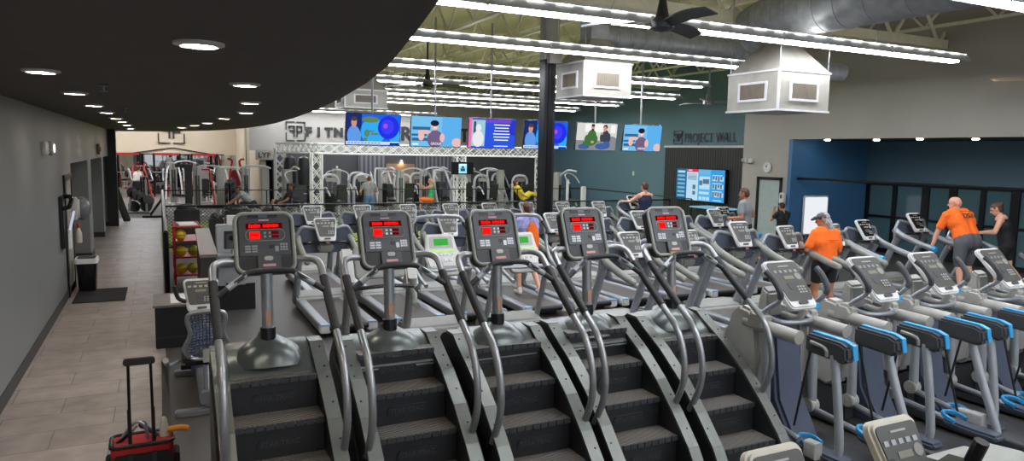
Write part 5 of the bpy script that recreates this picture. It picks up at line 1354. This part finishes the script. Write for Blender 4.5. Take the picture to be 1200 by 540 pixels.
for x, y, rz, l in [(1.5, 27.5, 60, 'black weight bench behind the far rail, nearest the corridor'), (2.95, 27.35, -20, 'black weight bench the plaid shirt person sits on'), (4.1, 27.6, 80, 'black weight bench the dark clothed person sits on'), (7.7, 27.2, 20, 'black weight bench right of the white cap person'), (12.0, 27.0, 70, 'black weight bench near the middle truss post'), (-1.9, 35.5, 10, 'black weight bench left in the far carpeted room'), (.9, 34.0, 40, 'black weight bench right in the far carpeted room')]:
    place(bn, x, y, l, 'weight benches', R_(rz))
for x, y, l in [(2.3, 28.3, 'black plate tree between the two right cable towers'), (5.6, 30.2, 'black plate tree behind the front truss post'), (9.5, 30.9, 'black plate tree under the wall light'), (14.7, 29.5, 'black plate tree left of the teal wall'), (2.2, 39.3, 'black plate tree near the far mirrors'), (-.6, 34.2, 'black plate tree by the leaning bench at the corridor end')]:
    place(tr, x, y, l, 'plate trees')
# red racks by the mirrors
def mk_rack():
    t = thing('squat_rack', '', 'rack')
    for x in (-.6, .6):
        for y in (-.5, .5): M().span((x-.04, y-.04, 0), (x+.04, y+.04, 2.2)).build('upright', m_blackm, t)
        M().span((x-.03, -.5, 2.1), (x+.03, .5, 2.2)).span((x-.03, -.6, 0), (x+.03, .6, .08)).build('side_beam', m_red, t)
    for y in (-.5, .5): M().span((-.6, y-.03, 2.1), (.6, y+.03, 2.2)).build('cross_beam', m_red, t)
    b = M().tube([(-.86, -.6, 1.25), (.86, -.6, 1.25)], .015, 8).build('barbell', m_silver, t)
    for s in (-1, 1): M().tube([(s*.70, -.6, 1.25), (s*.82, -.6, 1.25)], .22, 18).build('weight_plate', m_black, b)
    p = M().box((0, -.2, .45), (.3, 1.1, .08)).build('bench_pad', m_redf, t, bev=.02); M().tube([(0, .2, 0), (0, .2, .42)], .03, 6).tube([(0, -.6, 0), (0, -.6, .42)], .03, 6).build('leg', m_red, p)
    return t
rk = mk_rack()
for x, y, l in [(-3.3, 40.8, 'red and black squat rack at the far left beside the pillar'), (-1.45, 40.8, 'red and black squat rack behind the woman in white'), (.35, 40.8, 'red and black squat rack under the far wall monogram'), (2.1, 40.8, 'red and black squat rack at the right end of the mirrors')]:
    place(rk, x, y, l, 'red racks along the mirrors')
t = thing('red_press', 'tall red press machine standing at the beige wall corner', 'weight machine', (3.1, 34.5, 0))
M().tube([(-.25, 0, 0), (-.25, .1, 1.4), (-.15, .1, 1.95), (-.35, .0, 2.05)], .05, 8, 3).tube([(.25, 0, 0), (.25, .1, 1.4), (.15, .1, 1.95), (.4, .0, 2.0), (.55, -.1, 1.5)], .05, 8, 3).build('frame', m_red, t)
M().box((0, -.1, 1.2), (.36, .1, .7), R_(-10)).build('backrest', m_redf, t, bev=.03); M().box((0, -.4, .6), (.38, .4, .09)).build('seat', m_redf, t, bev=.03); M().tube([(0, -.4, 0), (0, -.4, .56)], .05, 8).build('seat_post', m_red, t)
t = thing('dumbbell_rack', 'black dumbbell rack before the far mirrors', 'rack', (-.2, 42.4, 0))
for x in (-.9, .9): M().span((x-.04, -.25, 0), (x+.04, .25, 1.3)).build('side_frame', m_blackm, t)
for z in (.3, .7, 1.1):
    s_ = M().span((-.9, -.2, z), (.9, .2, z+.03)).build('shelf', m_blackm, t)
    m = M()
    for j in range(8): m.tube([(-.78+j*.22, -.17, z+.1), (-.78+j*.22, -.05, z+.1)], .075, 8).tube([(-.78+j*.22, .05, z+.1), (-.78+j*.22, .17, z+.1)], .075, 8).tube([(-.78+j*.22, -.1, z+.1), (-.78+j*.22, .1, z+.1)], .02, 6)
    m.build('dumbbell_row', m_char, s_)['kind'] = 'stuff'
t = thing('sled_machine', 'dark plate loaded leg machine with grey frame by the corridor pillar', 'weight machine', (-.75, 31.3, 0))
M().tube([(-.4, -.9, .06), (-.35, -.5, .5), (-.3, .3, 1.3), (-.28, .5, 1.5)], .05, 8, 3).tube([(.3, -.9, .06), (.3, -.5, .5), (.3, .3, 1.3), (.28, .5, 1.5)], .05, 8, 3).tube([(-.45, -1, .05), (.45, -1, .05)], .05, 8).build('frame', m_lsteel, t)
M().box((-.1, .3, 1.25), (.3, .6, .1), R_(40)).build('pad', m_blkf, t, bev=.03)
t.scale = (.85, .85, .8)
for s_, y_, z_ in ((.28, -.5, .3), (-.2, -.4, .3), (.38, -.45, .58), (.15, -.35, .68), (-.05, -.3, .82), (-.25, -.2, .95)):
    w_ = M().lathe([(.001, -.04), (.20, -.04), (.27, -.03), (.28, 0), (.27, .03), (.20, .04), (.001, .04)], n=22).build('weight_plate', m_black, t, loc=(s_, y_, z_)); w_.rotation_euler = (R_(70), 0, R_(35))
t = thing('calf_machine', 'slanted black bench leaning beside the corridor pillar', 'bench', (-1.02, 27.3, 0))
M().beam((0, -.3, .05), (-.35, .35, 1.1), .22, .1).build('pad', m_black, t, bev=.02); M().tube([(-.05, .35, 0), (-.3, .3, 1.0)], .04, 8).build('leg', m_blackm, t)
t = thing('adjustable_bench', 'black folding bench on the carpet at the corridor end', 'bench', (-.1, 28.6, 0))
M().beam((-.25, 0, .1), (.2, 0, .75), .3, .08).build('backrest', m_black, t, bev=.02); M().tube([(-.5, 0, .04), (.3, 0, .04)], .04, 8).tube([(.2, 0, .7), (.25, 0, .04)], .03, 8).build('frame', m_blackm, t)
# turf strip items
t = thing('cable_upright', 'tall black upright post with top arm on the turf', 'rig', (.78, 24.0, 0))
M().span((-.1, -.1, 0), (.1, .1, 2.03)).build('post', m_black, t, bev=.01); M().span((-.36, -.07, 1.93), (.07, .05, 2.03)).build('top_arm', m_black, t); M().box((0, 0, .04), (.8, .8, .08)).build('base', m_black, t, bev=.01)
for i, (x, w_, h_) in enumerate([(.5, .6, .95), (1.2, .35, .7), (1.75, .65, .9), (2.6, .6, .85)]):
    o = thing('storage_crate', ['black storage crate nearest the corridor behind the fence', 'narrow black crate second along the fence', 'wide black crate third along the fence', 'black crate fourth along the fence'][i], 'crate', (x+.1, 20.3, 0), 0, 'black crates behind the fence')
    M().span((-w_/2, -.25, 0), (w_/2, .25, h_)).build('body', m_black, o, bev=.02)
    M().ball((0, 0, h_+.02), (w_*.42, .2, .13), 12, 8).build('folded_cover', m_char, o)

# ------------------------------------------------------------------ left side things
t = thing('storage_shelf', 'red steel shelf of yellow and lime gear behind the corridor fence', 'shelf', (.40, 14.6, 0))
for x in (-.2, .22):
    for y in (-.5, .5): M().span((x-.02, y-.02, 0), (x+.02, y+.02, 1.12)).build('upright', m_red, t)
for z in (.22, .55, .84, 1.1): M().span((-.22, -.52, z), (.24, .52, z+.025)).build('shelf_board', m_red if z < 1 else m_redf, t)
for i, (x, y, z, c, nm, l) in enumerate([(-.1, -.38, .565, m_yel, 'medicine_ball', 'yellow'), (.1, -.36, .245, mat('lime rubber', '#a5b03a', .7), 'medicine_ball', 'lime'), (.12, -.36, .565, bpy.data.materials['lime rubber'], 'medicine_ball', 'lime'), (-.09, -.36, .245, m_yel, 'medicine_ball', 'yellow'), (-.1, -.36, .865, m_yel, 'medicine_ball', 'yellow')]):
    o = thing(nm, '%s ball on the %s shelf of the red steel rack' % (l, ['lowest', 'middle', 'upper'][[.245, .565, .865].index(z)]), 'ball', (.40+x, 14.6+y, z), 0, 'balls on the red shelf')
    M().ball((0, 0, .10), .10, 14, 10).build('ball', c, o); M().tube([(.1*math.cos(a), .1*math.sin(a), .10) for a in [2*PI*j/16 for j in range(16)]], .004, 4, closed=True).build('seam', m_black, o)
t = thing('paper_stack', 'white papers lying on top of the red steel shelf', 'papers', (.42, 14.5, 1.125)); M().box((0, 0, .012), (.3, .5, .024), 0, 0, .1).build('sheet', m_paper, t)
t = thing('half_wall', 'dark half wall with taupe top between fence and water fountain', 'half wall', (0, 0, 0))
M().prism([(.47, 10.5), (.66, 10.5), (.75, 13.95), (.56, 13.95)], 'z', 0, 1.06).build('body', m_counter, t); M().prism([(.45, 10.48), (.68, 10.48), (.77, 13.97), (.54, 13.97)], 'z', 1.06, 1.1).build('top_board', m_countert, t)
m_stain = mat('brushed stainless', '#a4a6a7', .4, .45)
t = thing('water_fountain', 'stainless bottle filling fountain with blue lit panel', 'water fountain', (.965, 11.9, 0))
M().span((-.21, -.06, .93), (.21, .16, 1.36)).build('filler_cabinet', m_stain, t, bev=.012)
M().span((-.1, -.075, .99), (.11, -.055, 1.27)).build('alcove', m_black, t, bev=.004)
M().span((-.07, -.08, 1.0), (.06, -.074, 1.22)).build('alcove_back', m_dgrey, t); M().span((-.02, -.1, 1.13), (.03, -.06, 1.2)).build('nozzle', m_blackp, t)
m = M(); [m.span((.13, -.075, 1.0+.08*j), (.19, -.06, 1.05+.08*j)) for j in range(4)]; m.build('status_panel', emit('#5aa8c8', .7), t)
M().span((-.05, .0, 1.36), (.13, .13, 1.5)).build('top_box', m_white, t, bev=.008)
M().prism([(-.34, .86), (-.36, .93), (.2, .93), (.2, .72), (-.2, .72)], 'x', -.24, .24).build('basin', m_stain, t, bev=.015)
M().tube([(.0, -.25, .93), (.0, -.25, .97), (.0, -.2, .98)], .015, 8).build('bubbler', m_silver, t); M().lathe([(.001, 0), (.03, 0), (.03, .015), (.001, .015)]).build('push_button', m_dgrey, t, loc=(0, -.365, .89)).rotation_euler = (PI/2, 0, 0)
M().span((-.2, -.12, .42), (.2, .2, .74)).build('chiller_cover', m_stain, t, bev=.01); M().span((-.22, .0, 0), (.35, .3, .42)).build('plinth', m_black, t)
t = thing('low_cabinet', 'low black cabinet at the corridor edge with a white paper on it', 'cabinet', (.15, 10.3, 0)); M().span((-.26, -.4, 0), (.28, .4, .53)).build('body', m_black, t, bev=.008); M().span((-.28, -.42, .53), (.3, .42, .56)).build('top', m_countert, t, bev=.005); M().span((-.255, -.405, .13), (.275, -.4, .15)).build('plinth_line', m_char, t)
o = M().box((0, 0, .003), (.33, .62, .005)).build('paper_sheet', m_paper, loc=(.24, 10.3, .56)); tag(o, 'white sheet of paper on the low black cabinet', 'paper')

t = thing('recumbent_bike', 'recumbent exercise bike with mesh seat back left of the stair climbers', 'exercise bike', (.36, 7.35, 0))
M().prism(rrect(.16, .12, .03, 3, 0, .16), 'y', -.1, 1.35).build('main_beam', m_lsteel, t)
M().span((-.30, -.12, .0), (.34, -.02, .06)).build('rear_stabilizer', m_lsteel, t, bev=.01); M().span((-.28, 1.25, 0), (.28, 1.35, .06)).build('front_stabilizer', m_lsteel, t, bev=.01)
M().tube([(.0, -.05, .06), (.0, .05, .35), (0, .1, .5)], .04, 8).build('seat_post', m_lsteel, t)
M().prism([(.0, .46), (.05, .55), (.5, .52), (.52, .45), (.3, .42)], 'x', -.22, .22).build('seat', m_blkf, t, bev=.03)
fr = [(-.17, .02, .56), (-.20, .0, .64), (-.145, -.02, .78), (-.17, -.03, .92), (-.12, -.03, .985), (.12, -.03, .985), (.17, -.03, .92), (.145, -.02, .78), (.20, .0, .64), (.17, .02, .56), (.1, .03, .52), (-.1, .03, .52)]
bf = M().tube(smooth_path(fr+[fr[0]], 4)[:-1], .022, 8, closed=True).build('backrest_frame', m_silver, t)
mm = M()
for j in range(16):
    z = .55+j*.027; w_ = .165-.03*math.exp(-((z-.78)/.09)**2)
    mm.tube([(-w_, -.01, z), (0, .04, z), (w_, -.01, z)], .006, 4, 2)
for j in range(9):
    x = -.14+j*.035; mm.tube([(x*1.05, .02, .53), (x*.85, .03, .78), (x, .02, .97)], .006, 4, 2)
mm.build('backrest_mesh', m_navyp, bf)
M().box((.02, -.03, .56), (.12, .05, .12)).build('bracket', m_lgrey, t)
for s in (-1, 1):
    h = M().tube([(s*.24, .3, .44), (s*.33, .1, .46), (s*.36, -.06, .54)], .02, 8, 4).build('side_handle', m_lsteel, t); M().tube([(s*.355, -.02, .52), (s*.365, -.1, .57)], .028, 8).build('grip', m_lgrey, h)
    M().tube([(s*.16, .75, .95), (s*.23, .7, 1.0), (s*.26, .68, 1.13)], .022, 8, 4).build('front_handle', m_grip, t)
    p = M().box((s*.17, 1.0, .3+s*.1), (.1, .22, .05)).build('pedal', m_black, t)
M().prism([(.75, .1), (1.3, .1), (1.35, .5), (1.1, .72), (.8, .5)], 'x', -.12, .12).build('drive_cover', m_navyp, t, bev=.03)
M().tube([(0, 1.05, .6), (0, .85, 1.0)], .05, 10).build('neck', m_lgrey, t)
precor_console(t, console_frame((0, .82, 1.0), 25), .36, .36)

t = thing('rolling_tool_bag', 'red and black rolling tool bag with its pull handle raised, on the tiles', 'tool bag', (-.17, 5.62, 0))
bg = M().prism(rrect(.40, .24, .04), 'z', .05, .46).build('bag_body', m_redbag, t, bev=.02)
M().prism([(-.195, .05), (.195, .05), (.195, .36), (.17, .40), (-.17, .40), (-.195, .36)], 'y', -.135, -.118).build('back_panel', m_black, bg, bev=.006)
for x in (-.12, .0, .12): M().box((x, -.145, .2), (.09, .04, .2)).build('pocket', m_blkf, bg, bev=.01)
for x in (-.075, .075): M().box((x, -.165, .22), (.035, .02, .40)).build('strap', m_char, bg, bev=.004)
M().tube([(x, y, .46) for x, y in rrect(.40, .24, .05, 5)], .014, 6, closed=True).build('rim', m_black, bg)
for s in (-1, 1):
    M().prism(rrect(.05, .16, .02, 3, s*.215, .27), 'y', -.08, .08).build('side_pouch', m_blkf, bg, bev=.01)
    M().tube([(s*.075, -.1, .3), (s*.075, -.1, .72)], .013, 8).build('handle_tube_lower', m_black, t); M().tube([(s*.073, -.1, .7), (s*.07, -.1, 1.05)], .010, 8).build('handle_tube_upper', m_blackm, t)
    w_ = M().lathe([(.001, 0), (.055, 0), (.06, .01), (.06, .03), (.055, .04), (.001, .04)], n=16).build('wheel', m_blackp, t, loc=(s*.17, .12, .06)); w_.rotation_euler = (0, PI/2, 0)
M().prism(rrect(.20, .05, .02, 4, 0, 1.06), 'y', -.12, -.08).build('pull_grip', m_grip, t, bev=.006)
def tool(name, label, cat, m, mt, loc, **k):
    o = m.build(name, mt, None, loc=loc, **k); tag(o, label, cat, 'tools in the rolling bag'); return o
tool('spray_can', 'pale capped spray can standing in the rolling tool bag', 'can', M().lathe([(.03, -.14), (.03, .05), (.024, .065), (.024, .09), (.012, .11), (.001, .11)], n=16), m_spray, (-.03, 5.62, .49))
tool('orange_tool', 'orange handled tool lying across the bag top at right', 'tool', M().tube([(-.06, 0, 0), (.03, 0, .005), (.08, 0, -.01)], .022, 8, 3), mat('orange plastic', '#e8941c', .5), (.05, 5.62, .50))
tool('silver_clamp', 'silver clamp tool sticking out of the bag at left', 'tool', M().tube([(-.12, 0, -.05), (-.06, 0, .04), (.0, .0, .09), (.05, 0, .04), (.07, .0, -.06)], .012, 8, 3).beam((-.08, 0, -.02), (0, 0, .06), .03, .015), m_silver, (-.20, 5.62, .50))
tool('black_wrench', 'black pliers leaning out of the left end of the tool bag', 'tool', M().beam((-.12, 0, -.07), (.02, .02, .03), .03, .02).beam((-.10, .03, -.08), (.02, .02, .03), .02, .02), m_blackm, (-.26, 5.60, .49))
tool('black_handle_tool', 'black tool with grey head between the bag handle tubes', 'tool', M().tube([(-.05, 0, .05), (.05, .0, -.05)], .018, 8).ball((-.055, 0, .055), .03, 8, 6), m_dgrey, (-.11, 5.64, .50))

# two spin bikes near the man in navy
def mk_spin():
    t = thing('spin_bike', '', 'exercise bike')
    M().tube([(0, -.45, .05), (0, -.2, .45), (0, .35, .6), (0, .5, .9)], .04, 8, 3).build('frame', m_char, t)
    M().tube([(-.25, -.5, .04), (.25, -.5, .04)], .035, 8).tube([(-.25, .6, .04), (.25, .6, .04)], .035, 8).tube([(0, -.5, .05), (0, .6, .05)], .035, 8).build('base', m_char, t)
    M().tube([(-.03, .35, .32), (.03, .35, .32)], .25, 24).build('flywheel', m_dgrey, t)
    M().tube([(0, -.25, .45), (0, -.32, .95)], .03, 8).build('seat_post', m_silver, t); M().prism([(-.1, -.45), (.1, -.45), (.03, -.18), (-.03, -.18)], 'z', .95, 1.01).build('saddle', m_black, t, bev=.02)
    M().tube([(-.22, .3, 1.15), (-.22, .5, 1.1), (.22, .5, 1.1), (.22, .3, 1.15)], .02, 8, 3).build('handlebar', m_black, t)
    return t
sp = mk_spin()
for i, (x, y) in enumerate([(9.35, 16.4), (10.05, 16.4), (11.9, 16.4), (11.7, 9.35)]): place(sp, x, y, ['dark spin bike farthest left by the fence near the man in navy', 'dark spin bike between the fence and the man in navy', 'dark spin bike to the right of the man in navy', 'spin bike whose wheel shows behind the woman in orange'][i])

# ------------------------------------------------------------------ light
wd = bpy.data.worlds.new('world'); S.world = wd; wd.use_nodes = True
bgn = wd.node_tree.nodes['Background']; bgn.inputs[0].default_value = lin('#dfe4ea'); bgn.inputs[1].default_value = .5
S.view_settings.view_transform = 'Standard'
S.view_settings.look = 'None'
S.view_settings.exposure = .95
S.view_settings.gamma = 1.0
S.cycles.max_bounces = 6
